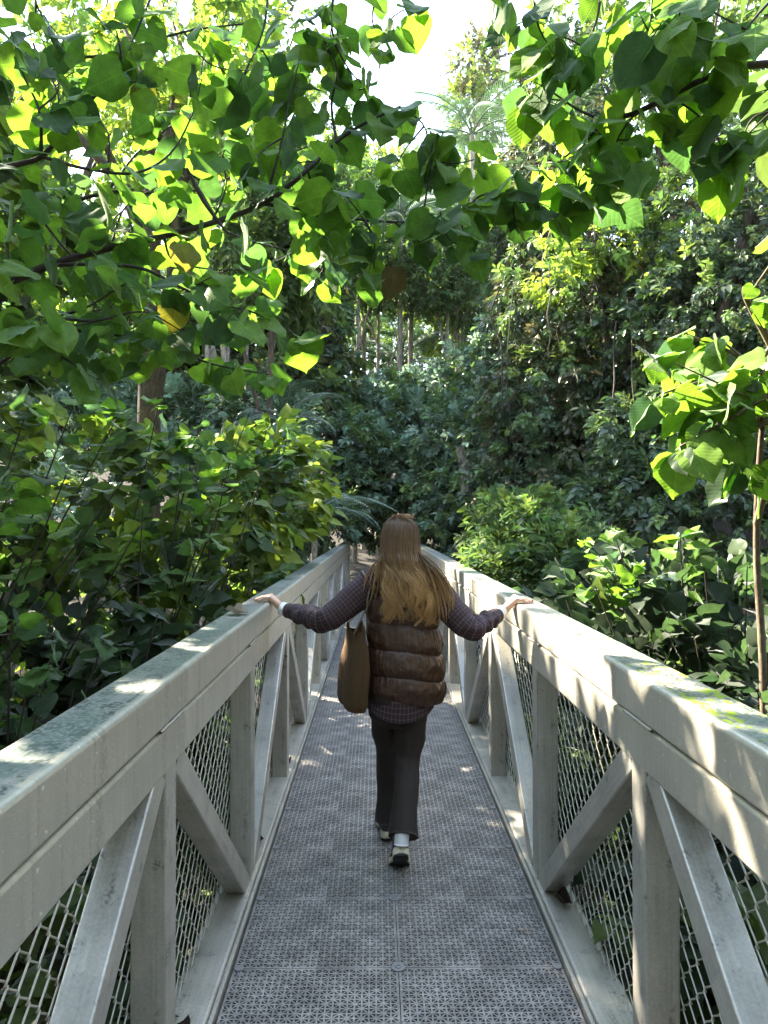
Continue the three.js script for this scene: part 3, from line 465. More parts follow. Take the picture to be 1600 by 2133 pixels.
  const vest = loft(vr, 200, { fixed: true, push: (i, t) => {
    const y = vr[i].c.y, x = Math.cos(t) * 0.19, tilt = x * 0.11 + 0.006 * Math.sin(t * 3), yy = y + tilt; let k = 0; while (k < lines.length - 2 && yy > lines[k + 1]) k++;
    const f = clamp((yy - lines[k]) / (lines[k + 1] - lines[k])), puff = Math.pow(Math.max(0, Math.sin(Math.PI * f)), 0.45), edge = 1 - puff;
    const near = Math.exp(-f * 5) + Math.exp(-(1 - f) * 3.2), wr = (vn(t * 26 + k * 9, f * 2.2 + k, 3) - 0.5) * 0.017 * near + (fbm(t * 6 + f * 1.5 + k * 4, f * 3, 7, 3) - 0.5) * 0.020;
    const seamX = Math.exp(-Math.pow((x - 0.135) / 0.008, 2)) * (Math.sin(t) < 0.99 ? 1 : 0) * (y < 1.02 ? 0.5 : 0); return 0.019 * puff + wr * puff - seamX * 0.012;
  } });
  part(W, 'vest', rel(vest, W), CL.vest);
  const ringAt = (c, dir, r) => { const t = new THREE.TorusGeometry(r, 0.009, 8, 40); const q = new THREE.Quaternion().setFromUnitVectors(V(0, 0, 1), dir.clone().normalize()); return t.scale(1, 1.12, 1).applyQuaternion(q).translate(c.x, c.y, c.z); };
  for (const [c, d] of [[V(-0.118, 1.305, -3.655), V(-1, -0.45, 0.1)], [V(0.222, 1.28, -3.635), V(0.9, -0.55, 0.2)]]) part(W, 'armhole', rel(ringAt(c, d, 0.087), W), CL.vest);

  // flared trousers
  const wrk = (sd, amp) => (i, t, l) => (fbm(Math.cos(t) * 1.4 + sd, Math.sin(t) * 1.4, l * 7, 3) - 0.5) * amp;
  const hips = loft(ringsAlong([[0.035, 0.90, -3.63, 0.145, 0.105], [0.032, 0.78, -3.62, 0.160, 0.122], [0.03, 0.68, -3.625, 0.153, 0.115], [0.03, 0.62, -3.63, 0.12, 0.095]], 24), 60, { fixed: true, push: wrk(1, 0.008) });
  const legR = loft(ringsAlong([[0.098, 0.74, -3.62, 0.085, 0.105], [0.088, 0.58, -3.615, 0.080, 0.092], [0.074, 0.44, -3.58, 0.062, 0.070], [0.058, 0.30, -3.46, 0.061, 0.068], [0.046, 0.165, -3.36, 0.068, 0.084]], 60), 48, { push: wrk(2, 0.02) });
  const legL = loft(ringsAlong([[-0.035, 0.74, -3.63, 0.085, 0.105], [-0.034, 0.58, -3.69, 0.072, 0.088], [-0.028, 0.44, -3.76, 0.058, 0.070], [-0.022, 0.26, -3.76, 0.058, 0.066], [-0.020, 0.085, -3.735, 0.066, 0.084]], 60), 48, { push: wrk(5, 0.02) });
  part(W, 'trousers', rel(mergeGeometries([hips, legR, legL]), W), CL.trousers);
  part(W, 'hem_strip', rel(place(new THREE.BoxGeometry(0.012, 0.095, 0.003), V(0.050, 0.272, -3.353), V(0, 0.6, 0.8), V(0, 0.8, -0.6)), W), CL.strip);
  // socks and running shoes
  part(W, 'sock', rel(loft(ringsAlong([[0.045, 0.25, -3.385, 0.036, 0.038], [0.038, 0.19, -3.335, 0.034, 0.038], [0.034, 0.145, -3.318, 0.034, 0.042]], 10), 24, {}), W), CL.sock);
  part(W, 'sock', rel(loft(ringsAlong([[-0.02, 0.17, -3.735, 0.036, 0.038], [-0.02, 0.10, -3.735, 0.034, 0.042]], 8), 24), W), CL.sock);
  function shoe(fit) {   // local: heel at the origin, toe along -z, ground y = 0
    const wid = (t) => 0.036 + 0.013 * smooth(0.35, 0.72, t) - 0.030 * Math.pow(smooth(0.78, 1.05, t), 1.5) - 0.007 * Math.exp(-Math.pow((t - 0.42) / 0.15, 2)) - 0.012 * Math.exp(-t * 22);
    const slab = (y0, y1, grow, rocker) => { const pos = [], idx = [], nT = 26; for (let i = 0; i <= nT; i++) { const t = i / nT, w = wid(t) + grow, up = rocker * (Math.pow(smooth(0.72, 1, t), 2) * 0.022 + Math.pow(1 - smooth(0, 0.12, t), 2) * 0.008), z = 0.012 - 0.276 * t - (i === 0 ? -0.004 : 0), e = i === 0 || i === nT ? 0.62 : 1; const hy = lerp(y1, y1 * 0.66 + y0 * 0.34, smooth(0.2, 0.9, t)); for (const [x, y] of [[-w * e, y0 + 0.004 + up], [-w * e * 0.92, y0 + up], [w * e * 0.92, y0 + up], [w * e, y0 + 0.004 + up], [w * e * 1.04, (y0 + hy) / 2 + up], [w * e, hy + up], [w * e * 0.9, hy + 0.004 + up], [-w * e * 0.9, hy + 0.004 + up], [-w * e, hy + up], [-w * e * 1.04, (y0 + hy) / 2 + up]]) pos.push(x, y, z); } const m = 10; for (let i = 0; i < nT; i++) for (let k = 0; k < m; k++) { const a = i * m + k, b = i * m + (k + 1) % m; idx.push(a, b, a + m, b, b + m, a + m); } for (const e of [0, nT]) for (let k = 1; k < m - 1; k++) idx.push(e * m, e * m + (e ? k : k + 1), e * m + (e ? k + 1 : k)); const g = geom(pos, null, new Float32Array(pos.length / 3 * 2), idx); return g; };
    const g = new THREE.Group(); g.name = 'shoe'; W.add(g);
    const up = loft(ringsAlong([[0, 0.118, -0.036, 0.036, 0.040], [0, 0.095, -0.04, 0.037, 0.047], [0, 0.072, -0.055, 0.037, 0.062], [0, 0.052, -0.115, 0.041, 0.120], [0, 0.034, -0.125, 0.044, 0.130]], 26), 44, { fixed: true });
    part(g, 'upper', up, CL.upper); part(g, 'midsole', slab(0.010, 0.040, 0.002, 1), CL.mid); part(g, 'outsole', slab(0.000, 0.011, 0.001, 1), CL.out);
    const groove = []; for (let i = 0; i <= 16; i++) { const a = Math.PI * (i / 16); groove.push(V(Math.cos(a) * 0.0345, 0.030 + 0.003 * Math.sin(a), -0.02 + Math.sin(a) * 0.031)); } part(g, 'midsole_line', taper(groove, 0.0018, 5), CL.upper);
    part(g, 'heel_tab', loft(ringsAlong([[0, 0.121, -0.036, 0.037, 0.041], [0, 0.110, -0.0375, 0.0378, 0.0445]], 6), 44, { fixed: true, capEnds: false }), CL.tab); part(g, 'pull_tab', box(0.010, 0.030, 0.004, 0, 0.108, 0.0095), CL.out);
    fit(g); return g;
  }
  shoe((g) => { g.position.set(-0.022 - W.position.x, 0.001, -3.685 - W.position.z); g.rotation.y = 0.06; });
  shoe((g) => { g.rotation.set(-0.62, 0.02, 0, 'YXZ'); g.position.set(0.032 - W.position.x, 0.098, -3.285 - W.position.z); });

  // long hair: a close cap and back sheet under many strands
  {
    const R = rng(808), list = [], cx = hc.x, cz = hc.z, NS = 1700;
    const col = (t, k) => { const a = [0.085, 0.044, 0.020], b = [0.33, 0.185, 0.070], q = clamp(smooth(0.1, 0.9, t) * (0.3 + 0.9 * k) + 0.10 * k); return [lerp(a[0], b[0], q), lerp(a[1], b[1], q), lerp(a[2], b[2], q)]; };
    const strand = (pts, r, k) => { const c = curve(pts, 17), g = taper(c, (t) => r * (0.8 + 0.5 * Math.sin(Math.PI * Math.min(1, t * 1.1))) * (1 - 0.75 * Math.pow(t, 5)), 4), n = g.attributes.position.count, C = new Float32Array(n * 3); for (let i = 0; i < n; i++) { const q = col(Math.floor(i / 5) / 17, k); C.set(q, i * 3); } g.setAttribute('color', new THREE.BufferAttribute(C, 3)); list.push(g); };
    for (let i = 0; i < NS; i++) {
      const ph = (R() * 2 - 1) * 1.75, lock = Math.round(ph * 6.5) / 6.5, lk = hash3(Math.round(ph * 6.5) + 50, 3, 7), lk2 = hash3(Math.round(ph * 6.5) + 50, 9, 2), s = Math.sin(ph), c = Math.cos(ph), out = 1.03 + 0.13 * R(), jj = () => (R() - 0.5) * 0.011;
      const p0 = V(cx - 0.008 + s * 0.022 + (R() - 0.5) * 0.02, hc.y + 0.108 + 0.004 * R() - Math.abs(s) * 0.004, cz + lerp(-0.075, 0.05, R()) * (0.4 + 0.6 * Math.abs(s)) + c * 0.03 * R());
      const p1 = V(cx + s * 0.064 * out + jj(), hc.y + 0.082, cz + 0.004 + c * 0.068 * out), p2 = V(cx + s * 0.084 * out + jj(), hc.y + 0.012, cz + 0.004 + c * 0.098 * out), p3 = V(cx + s * 0.084 * out + jj() * 1.5, hc.y - 0.075, cz + 0.012 + Math.max(c, -0.1) * 0.098 * out + 0.01);
      const yEnd = lerp(1.24, 1.12, lk) + Math.pow(R(), 2) * 0.12 - 0.01 + Math.abs(s) * 0.02, stray = R() < 0.16, sx = lock + (ph - lock) * (stray ? 1.6 : 0.5);
      const ex = s < -0.8 ? lerp(-0.035, 0.02, R()) : 0.110 + sx * 0.090 + (s > 0.7 ? 0.03 * R() : 0) + (lk2 - 0.5) * 0.03 + (R() - 0.5) * 0.008, w = 0.012 + 0.015 * lk, f = 15 + 12 * lk2, hp = lk * 6.3;
      const pts = [p0, p1, p2, p3];
      for (let q = 1; q <= 7; q++) { const t = q / 7, y = lerp(p3.y, yEnd, t), wv = Math.sin(y * f * 1.6 + hp + (stray ? 2 : 0)) * w * (0.3 + t) * t * 1.25, x = lerp(p3.x, ex, smooth(0, 1, t)) + wv + (R() - 0.5) * 0.007 * t; const back = -3.655 + prof(clamp(y, 0.8, 1.42))[1] * Math.sqrt(Math.max(0.05, 1 - Math.pow((x - 0.055) / 0.2, 2))) + 0.020; pts.push(V(x, y, Math.max(lerp(p3.z, back, smooth(0, 0.7, t)), lerp(p3.z, back, t)) + 0.008 + 0.018 * lk2 + Math.cos(y * f + hp) * w * 0.35 + (q === 7 ? 0.008 * R() : 0))); }
      strand(pts, 0.0015 + 0.0014 * R(), clamp(lk * 0.55 + 0.75 * R() - 0.1));
    }
    // loose wisps over both shoulders
    for (let i = 0; i < 70; i++) { const left = i < 26, s = left ? -1 : 1, p = V(cx + s * 0.085, hc.y - 0.06 - R() * 0.06, cz + 0.05 + R() * 0.04), e = left ? V(lerp(-0.03, -0.145, R()), 1.40 - R() * 0.12, -3.58 + R() * 0.03) : V(lerp(0.20, 0.30, R()), 1.33 - R() * 0.12, -3.545 + R() * 0.03); const m = p.clone().lerp(e, 0.55).add(V(0, 0.025 + 0.02 * R(), 0.012)); strand([p, m, e, e.clone().add(V(s * 0.012 * R(), -0.035 - 0.08 * R() * (left ? 0.4 : 1), 0.005))], 0.0018 + 0.001 * R(), 0.75 + 0.25 * R()); }
    // flyaway hairs on the crown
    for (let i = 0; i < 60; i++) { const a = R() * 6.28, p = V(cx + Math.cos(a) * 0.05 * R(), hc.y + 0.106, cz + Math.sin(a) * 0.05); strand([p, p.clone().add(V((R() - 0.3) * 0.04, 0.010 + 0.008 * R(), 0.01)), p.clone().add(V((R() - 0.2) * 0.09, 0.004 - 0.02 * R(), 0.03))], 0.0011, 0.6); }
    const capG = sdfMesh(V(cx - 0.16, 1.30, cz - 0.16), V(cx + 0.2, hc.y + 0.14, cz + 0.2), 0.007, (x, y, z) => { let d = Math.max(ell(x, y, z, V(cx, hc.y + 0.012, cz + 0.002), 0.074, 0.094, 0.088), -(z - (cz - 0.045) + (y - hc.y - 0.02) * 0.6) ); d = smin(d, cap(x, y, z, V(cx - 0.03, hc.y - 0.02, cz + 0.05), V(cx + 0.01, 1.36, cz + 0.075), 0.042, 0.03), 0.02); d = smin(d, cap(x, y, z, V(cx + 0.035, hc.y - 0.02, cz + 0.05), V(cx + 0.06, 1.36, cz + 0.075), 0.042, 0.03), 0.02); return d; });
    { const n = capG.attributes.position.count, C = new Float32Array(n * 3); for (let i = 0; i < n; i++) C.set([0.10, 0.054, 0.026], i * 3); capG.setAttribute('color', new THREE.BufferAttribute(C, 3)); list.push(capG); }
    part(W, 'hair', rel(mergeGeometries(list), W), CL.hair).userData.label = 'long wavy hair, brown at the crown and golden at the ends';
  }
  // eyeglass arm and rim seen at the left of the head
  part(W, 'eyeglasses', rel(mergeGeometries([taper([H(-0.079, 0.012, 0.0), H(-0.074, 0.014, -0.1)], 0.0018, 5), taper([H(0.079, 0.012, 0.0), H(0.074, 0.014, -0.1)], 0.0018, 5), new THREE.TorusGeometry(0.024, 0.0016, 6, 24).rotateY(yaw).translate(...H(-0.036, 0.006, -0.107).toArray()), new THREE.TorusGeometry(0.024, 0.0016, 6, 24).rotateY(yaw).translate(...H(0.036, 0.006, -0.107).toArray())]), W), CL.out);

  // corduroy tote bag under the left arm
  const bagP = V(-0.178, 0.71, -3.55), bag = thing('tote_bag', 'brown corduroy tote bag hanging from the left shoulder of the walker', 'bag', bagP);
  const ks = []; for (let i = 0; i <= 40; i++) { const t = i / 40, y = 0.43 * (1 - t); ks.push({ c: V(0.004 * Math.sin(t * 5), y, -0.085 - 0.02 * t), a: 0.036 + 0.020 * smooth(0, 0.75, t) - 0.010 * smooth(0.93, 1, t), b: 0.150 + 0.035 * smooth(0, 0.8, t) - 0.012 * smooth(0.94, 1, t) }); }
  const bg = loft(ks, 120, { fixed: true, capEnds: false, push: (i, t) => { const f = i / 40, sq = 0.016 * Math.pow(Math.abs(Math.sin(2 * t)), 1.2) * smooth(0.05, 0.5, f); return sq + (fbm(t * 1.6, f * 2.2, 4, 3) - 0.5) * 0.038 * (1 - 0.5 * f); } });
  { const p = bg.attributes.position; for (let i = 0; i < p.count; i++) { const f = 1 - p.getY(i) / 0.43, z = p.getZ(i); p.setY(i, p.getY(i) - (1 - smooth(0, 0.35, f)) * 0.055 * (0.5 + 0.5 * Math.sin(z * 34 + 1.2 + (p.getX(i) > 0 ? 1.2 : 0)))); } bg.computeVertexNormals(); }
  const flo = new THREE.CircleGeometry(1, 40).rotateX(-Math.PI / 2).scale(0.05, 1, 0.165).translate(0, 0.004, -0.105);
  const bm = part(bag, 'bag_body', bg, CL.bag); part(bag, 'bag_base', flo, CL.bag); bag.rotation.y = 0.26; bag.rotation.z = -0.03;
  const inv = new THREE.Matrix4().makeRotationFromEuler(bag.rotation).setPosition(bagP).invert();
  const sh = [V(-0.085, 1.425, -3.66), V(-0.075, 1.425, -3.63)];
  for (const [k, x, zf, zb] of [[0, 0.036, -0.15, -0.02], [1, -0.034, -0.15, -0.01]]) { const a = V(x, 0.38, zb + 0.03), b = V(x, 0.39, zf - 0.02), topP = sh[k].clone().applyMatrix4(inv), a1 = V(-0.128 + k * 0.012, 1.25, -3.535).applyMatrix4(inv), b1 = V(-0.12, 1.25, -3.76).applyMatrix4(inv); const pts = curve([a, a.clone().lerp(a1, 0.5), a1, topP, b1, b], 40); const g = loft(pts.map((p) => ({ c: p, a: 0.011, b: 0.0022 })), 10, { u0: V(0, 0, 1) }); part(bag, 'strap', g, CL.strap); }
}
// ------------------------------------------------------------------ fallen leaves on the bridge
function fallen(label, p, s, yaw, curl, mat, geo = heartLeaves[7], group = 'fallen leaves on the bridge') { const g = geo.clone(); const q = g.attributes.position; for (let i = 0; i < q.count; i++) { const x = q.getX(i), z = q.getZ(i) - 0.8; q.setY(i, curl * (x * x * 3.2 + z * z * 0.8) + 0.05 * Math.sin(z * 9 + x * 7)); } g.computeVertexNormals(); g.computeBoundingBox(); g.translate(0, -g.boundingBox.min.y, -0.8); g.scale(s, s, s).rotateY(yaw); const m = single('fallen_leaf', g, mat, label, 'leaf', group); m.position.copy(p); return m; }
const dry = leafMat(lin(0.055, 0.036, 0.026), { transmission: 0.1, clearcoat: 0.1 }), tan = leafMat(lin(0.40, 0.33, 0.24), { transmission: 0.2, clearcoat: 0.1 });
fallen('crumpled dark dead leaf lying in the corner of the left bottom chord', V(-0.70, 0.031, -2.20), 0.12, 0.6, 0.55, dry);
fallen('pale dry leaf lying on top of the left handrail', V(-0.712, RAILTOP + 0.001, -3.28), 0.10, 1.3, 0.5, tan);
fallen('small dark curled leaf by the foot of the left posts', V(-0.672, 0.031, -3.62), 0.05, 2.0, 1.3, dry);
fallen('small brown leaf on the left bottom chord behind the bag', V(-0.675, 0.031, -4.75), 0.06, 0.3, 1.0, dry);
fallen('dark leaf scraps in the corner of the right bottom chord', V(0.715, 0.031, -3.02), 0.07, 0.9, 0.9, dry);
fallen('tiny dark leaf fragment lying beside the crumpled leaf on the left', V(-0.652, 0.031, -2.16), 0.03, 1.9, 0.8, dry);

// ------------------------------------------------------------------ vegetation
const T = { // base colours of foliage (linear)
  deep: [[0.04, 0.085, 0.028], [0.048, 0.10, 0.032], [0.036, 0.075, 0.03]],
  mid: [[0.085, 0.17, 0.035], [0.07, 0.15, 0.04], [0.11, 0.19, 0.035]],
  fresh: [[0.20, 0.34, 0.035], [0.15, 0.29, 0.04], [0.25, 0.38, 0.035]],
  blue: [[0.14, 0.25, 0.165], [0.16, 0.28, 0.185], [0.10, 0.19, 0.115]],
  olive: [[0.07, 0.085, 0.025], [0.055, 0.075, 0.025], [0.085, 0.085, 0.03]],
};
let spare = {};   // leaves past the count that are separate parts, drawn as one mass of foliage per tree
function flush(g, geos = heartLeaves) { for (const k in spare) { const li = spare[k], im = shade(new THREE.InstancedMesh(geos[k], MASSV, li.length)); li.forEach(([m, c], i) => { im.setMatrixAt(i, m); im.setColorAt(i, c); }); im.name = 'foliage'; im.userData.kind = 'stuff'; g.add(im); } spare = {}; }
// single large leaves hung along a twig, each its own mesh
function hangLeaves(g, pts, R, { step = 0.05, size = 0.13, mats, geos = heartLeaves, face = 0.75, max = 300, down = 0.75, jitter = 0.5, tipFan = 3, ends = 0.12, more = false }) {
  let acc = step * R(), flip = 1;
  const put = (p, tang) => {
    if (offBridge(p, size * 1.1) || sunGap(p)) return;
    const nth = g.userData.nLeaves = (g.userData.nLeaves ?? 0) + 1; if (nth > max && !more) return;
    const side = V().crossVectors(tang, UP).normalize().multiplyScalar(flip); flip = -flip;
    const dir = side.multiplyScalar(0.55 + 0.3 * R()).addScaledVector(tang, 0.35 * R()).add(V((R() - 0.5) * jitter, -down * (0.35 + R()) + 0.2, (R() - 0.5) * jitter)).normalize();
    const toCam = V(CAM.x - p.x, 0, CAM.z - p.z).normalize(), up = V((R() - 0.5) * 1.1, (R() < face ? 1 : -0.4) * (0.4 + R() * 0.6), (R() - 0.5) * 0.8).addScaledVector(toCam, R() < 0.5 ? -0.75 : 0.6);
    const gi = (R() * geos.length) | 0, mt = mats[(R() * mats.length) | 0], s = size * (0.5 + 0.8 * R());
    if (nth > max) { (spare[gi] ??= []).push([new THREE.Matrix4().compose(p.clone().sub(g.position), aim(dir, up), V(s, s, s)), mt.color]); return; }
    const m = part(g, 'leaf', geos[gi], mt);
    m.position.copy(p).sub(g.position); m.quaternion.copy(aim(dir, up)); m.scale.setScalar(s);
  };
  for (let i = 1; i < pts.length; i++) {
    const t = V().subVectors(pts[i], pts[i - 1]), l = t.length(); t.normalize();
    while (acc < l) { if (i / pts.length > ends) put(pts[i - 1].clone().addScaledVector(t, acc), t); acc += step * (0.6 + 0.8 * R()); }
    acc -= l;
  }
  const e = pts[pts.length - 1], t = V().subVectors(e, pts[pts.length - 2]).normalize(); for (let k = 0; k < tipFan; k++) put(e.clone(), t);
}
function leafyTree(g, twigs, R, o) {   // twigs: [radius, [px, py, d] ...] traced through the place
  for (const [r, ...p] of twigs) {
    const pts = curve(p.map((a) => at(...a)), 4 * p.length + 4);
    part(g, 'branch', rel(taper(pts, (t) => r * (1 - 0.72 * t), 7), g), o.wood || M.twig);
    const end = pts.length - 1;
    for (let k = 0; k < (o.sub ?? 2); k++) {   // side shoots
      const st = pts[Math.floor(end * (0.3 + 0.65 * R()))], en = st.clone().add(V((R() - 0.5) * 0.3, (R() - 0.4) * 0.26, (R() - 0.5) * 0.36)), sp = curve([st, wob(st.clone().lerp(en, 0.5), 0.05, R), en], 6);
      part(g, 'twig', rel(taper(sp, (t) => 0.0032 * (1 - 0.6 * t), 5), g), o.wood || M.twig);
      hangLeaves(g, sp, R, { ...o, step: o.step * 1.1 });
    }
    hangLeaves(g, pts, R, o);
  }
}

{ // the tree on the left whose boughs hang across the top of the view
  const R = rng(17), base = V(-2.75, groundY(-2.75, -1.9) - 0.05, -1.9), g = thing('heart_leaf_tree', 'tree whose dark boughs and large heart-shaped leaves reach in from the upper left', 'tree', base);
  const fork = V(-2.35, 2.0, -2.15);
  woody([taper(curve([base, V(-2.6, 0.2, -2), fork, V(-2.2, 4.2, -2.6)], 16), (t) => 0.085 * (1 - 0.6 * t), 10)], 'trunk', g, M.bark);
  for (const [p, d, r] of [[[-90, 632], 2.0, 0.013], [[-40, 357], 1.95, 0.011], [[-40, 790], 2.0, 0.010]]) { const e = at(...p, d); woody([taper(curve([V(-2.42, e.y - 0.4, -2.1), V(-1.8, e.y - 0.06, -2.15), e], 8), (t) => lerp(0.03, r, t), 7)], 'branch', g, M.twig); }
  const D = 2.0;
  leafyTree(g, [
    [0.0135, [-90, 632, D], [0, 596, D], [110, 550, D], [230, 515, 2.02], [340, 490, 2.05], [440, 462, 2.08], [550, 420, 2.1], [640, 350, 2.12], [700, 290, 2.15], [770, 245, 2.2], [835, 215, 2.2]],
    [0.006, [550, 422, 2.1], [650, 436, 2.1], [760, 455, 2.12], [880, 458, 2.15], [960, 445, 2.18], [1030, 395, 2.2]],
    [0.005, [700, -60, 2.2], [690, 50, 2.2], [722, 130, 2.2], [765, 180, 2.2]],
    [0.004, [800, -60, 2.3], [775, 30, 2.3], [800, 90, 2.3]],
    [0.005, [700, 290, 2.15], [690, 210, 2.2], [700, 130, 2.2], [650, 40, 2.2]],
    [0.004, [880, 458, 2.15], [900, 340, 2.2], [925, 265, 2.2]],
    [0.004, [760, 455, 2.12], [780, 500, 2.1], [770, 560, 2.1]],
    [0.004, [960, 445, 2.18], [1010, 400, 2.2], [1070, 420, 2.2], [1090, 430, 2.2]],
    [0.004, [650, 436, 2.1], [690, 480, 2.1], [720, 520, 2.1]],
    [0.004, [830, 215, 2.2], [880, 250, 2.2], [900, 310, 2.2]],
    [0.004, [960, 445, 2.18], [970, 490, 2.15], [985, 520, 2.15]],
    [0.006, [110, 552, D], [200, 550, 1.95], [300, 560, 1.92], [380, 600, 1.95], [450, 630, 2.0], [540, 655, 2.05], [620, 700, 2.1]],
    [0.005, [550, 418, 2.1], [570, 350, 2.1], [590, 270, 2.12], [602, 200, 2.15], [625, 110, 2.2]],
    [0.009, [-40, 357, 1.95], [40, 340, 1.95], [85, 325, 1.95], [150, 240, 1.98], [220, 170, 2.0], [248, 120, 2.0], [240, 60, 2.0]],
    [0.005, [85, 325, 1.95], [80, 230, 1.9], [45, 150, 1.9], [20, 60, 1.9]],
    [0.005, [85, 325, 1.95], [180, 350, 1.9], [280, 358, 1.9], [350, 320, 1.95], [400, 230, 2.0], [418, 160, 2.0]],
    [0.007, [-40, 790, 2.0], [50, 720, 1.95], [110, 665, 1.92], [180, 640, 1.9], [260, 590, 1.9]],
    [0.005, [110, 662, 1.92], [200, 668, 1.9], [300, 650, 1.95], [380, 690, 2.0]],
    [0.005, [50, 720, 1.95], [130, 745, 1.9], [200, 790, 1.9]],
    [0.005, [330, -60, 2.1], [290, 40, 2.05], [265, 100, 2.0]],
    [0.005, [560, -60, 2.2], [545, 60, 2.15], [500, 160, 2.1]],
    [0.004, [340, 490, 2.05], [360, 540, 2.0], [440, 560, 2.0], [520, 560, 2.05]],
    [0.004, [230, 515, 2.02], [260, 430, 2.05], [340, 380, 2.1]],
    [0.004, [440, 462, 2.08], [470, 380, 2.15], [450, 300, 2.2]],
    [0.004, [20, 590, 2.0], [20, 480, 2.05], [60, 400, 2.1]],
    [0.004, [640, 350, 2.12], [660, 420, 2.2], [690, 470, 2.2]],
    [0.004, [60, -60, 2.05], [80, 20, 2.05], [130, 80, 2.1]],
  ], R, { step: 0.041, more: true, size: 0.096, mats: [LEAF.fresh, LEAF.fresh, LEAF.mid, LEAF.mid, LEAF.mid, LEAF.deep, LEAF.deep], sub: 1, max: 290 });
  flush(g);
  // a few old leaves
  for (const [px, py, d, s, m] of [[372, 515, 1.95, 0.095, 'yellow'], [290, 190, 2.1, 0.08, 'yellow'], [820, 560, 2.08, 0.105, 'brown'], [375, 630, 2.0, 0.1, 'yellow']]) { const l = part(g, 'leaf', heartLeaves[(px + py) % 9], LEAF[m]); l.position.copy(at(px, py - 30, d)).sub(base); l.quaternion.copy(aim(V(0.3 * Math.sin(px), -1, 0.3 * Math.cos(px)), V(0.7 * Math.cos(py), 0.3, 0.8))); l.scale.setScalar(s); l.userData.label = m === 'brown' ? 'browning leaf' : 'yellowing old leaf'; }
  scatter(g, 'crown', 'heart', [[-800, 250, 2.5, 450, 500, 1.0], [-300, -900, 3, 500, 350, 1.2]], 460, 0.26, T.mid, 5, { kindTag: 'stuff' });
  delete g.userData.nLeaves;
  const ds = thing('dead_stick', 'short dead stick caught in the boughs at upper left', 'stick', at(430, 420, 1.98)); part(ds, 'stick', rel(taper(curve([at(388, 348, 1.98), at(412, 395, 1.97), at(440, 440, 1.97), at(474, 486, 1.98)], 10), (t) => 0.0085 * (1 - 0.65 * Math.abs(t - 0.45) * 2), 7), ds), M.twig);
}
{ // a second tree of the same kind, a little farther off on the left
  const R = rng(53), base = V(-4.2, groundY(-4.2, -3.2) - 0.05, -3.2), g = thing('heart_leaf_tree', 'second heart-leaved tree filling in behind the upper left boughs', 'tree', base);
  woody([taper(curve([base, V(-4.1, 0.5, -3.1), V(-3.7, 2.6, -3.1), V(-3.5, 5, -3.3)], 16), (t) => 0.08 * (1 - 0.6 * t), 10)], 'trunk', g, M.bark);
  for (const [p, d, y] of [[[-60, 520], 3.0, 2.3], [[-60, 160], 3.1, 3.0], [[-60, 760], 2.9, 1.8]]) { const e = at(...p, d); woody([taper(curve([V(-3.8, y, -3.1), V(-2.6, lerp(y, e.y, 0.6) + 0.1, -3.1), e], 8), (t) => lerp(0.03, 0.011, t), 7)], 'branch', g, M.twig); }
  leafyTree(g, [
    [0.011, [-60, 520, 3.0], [80, 450, 3.0], [220, 400, 3.05], [380, 400, 3.1], [520, 350, 3.15], [640, 300, 3.2]],
    [0.010, [-60, 160, 3.1], [80, 120, 3.1], [220, 110, 3.1], [380, 60, 3.15], [520, 40, 3.2]],
    [0.010, [-60, 760, 2.9], [60, 700, 2.9], [180, 690, 2.95], [330, 720, 3.0], [450, 760, 3.05], [560, 780, 3.1]],
    [0.006, [220, 400, 3.05], [300, 300, 3.1], [420, 220, 3.1], [520, 180, 3.2]],
    [0.006, [80, 450, 3.0], [160, 540, 3.0], [300, 600, 3.0], [420, 560, 3.05]],
    [0.006, [380, 400, 3.1], [470, 480, 3.1], [600, 520, 3.15], [690, 540, 3.2]],
    [0.005, [80, 120, 3.1], [120, 210, 3.05], [60, 290, 3.0]],
    [0.005, [180, 690, 2.95], [240, 620, 3.0], [180, 560, 3.0]],
    [0.005, [330, 720, 3.0], [420, 670, 3.0], [560, 620, 3.1]],
    [0.005, [380, 60, 3.15], [440, 130, 3.15], [600, 140, 3.2]],
  ], R, { step: 0.05, more: true, size: 0.108, mats: [LEAF.fresh, LEAF.fresh, LEAF.mid, LEAF.mid, LEAF.deep], sub: 3, max: 290 });
  flush(g);
  scatter(g, 'crown', 'heart', [[-60, 500, 5.4, 260, 220, 1.7], [-350, 300, 4.2, 350, 300, 1.3]], 900, 0.22, [...T.mid, ...T.fresh], 7, { flat: 0.2 });
  delete g.userData.nLeaves;
}
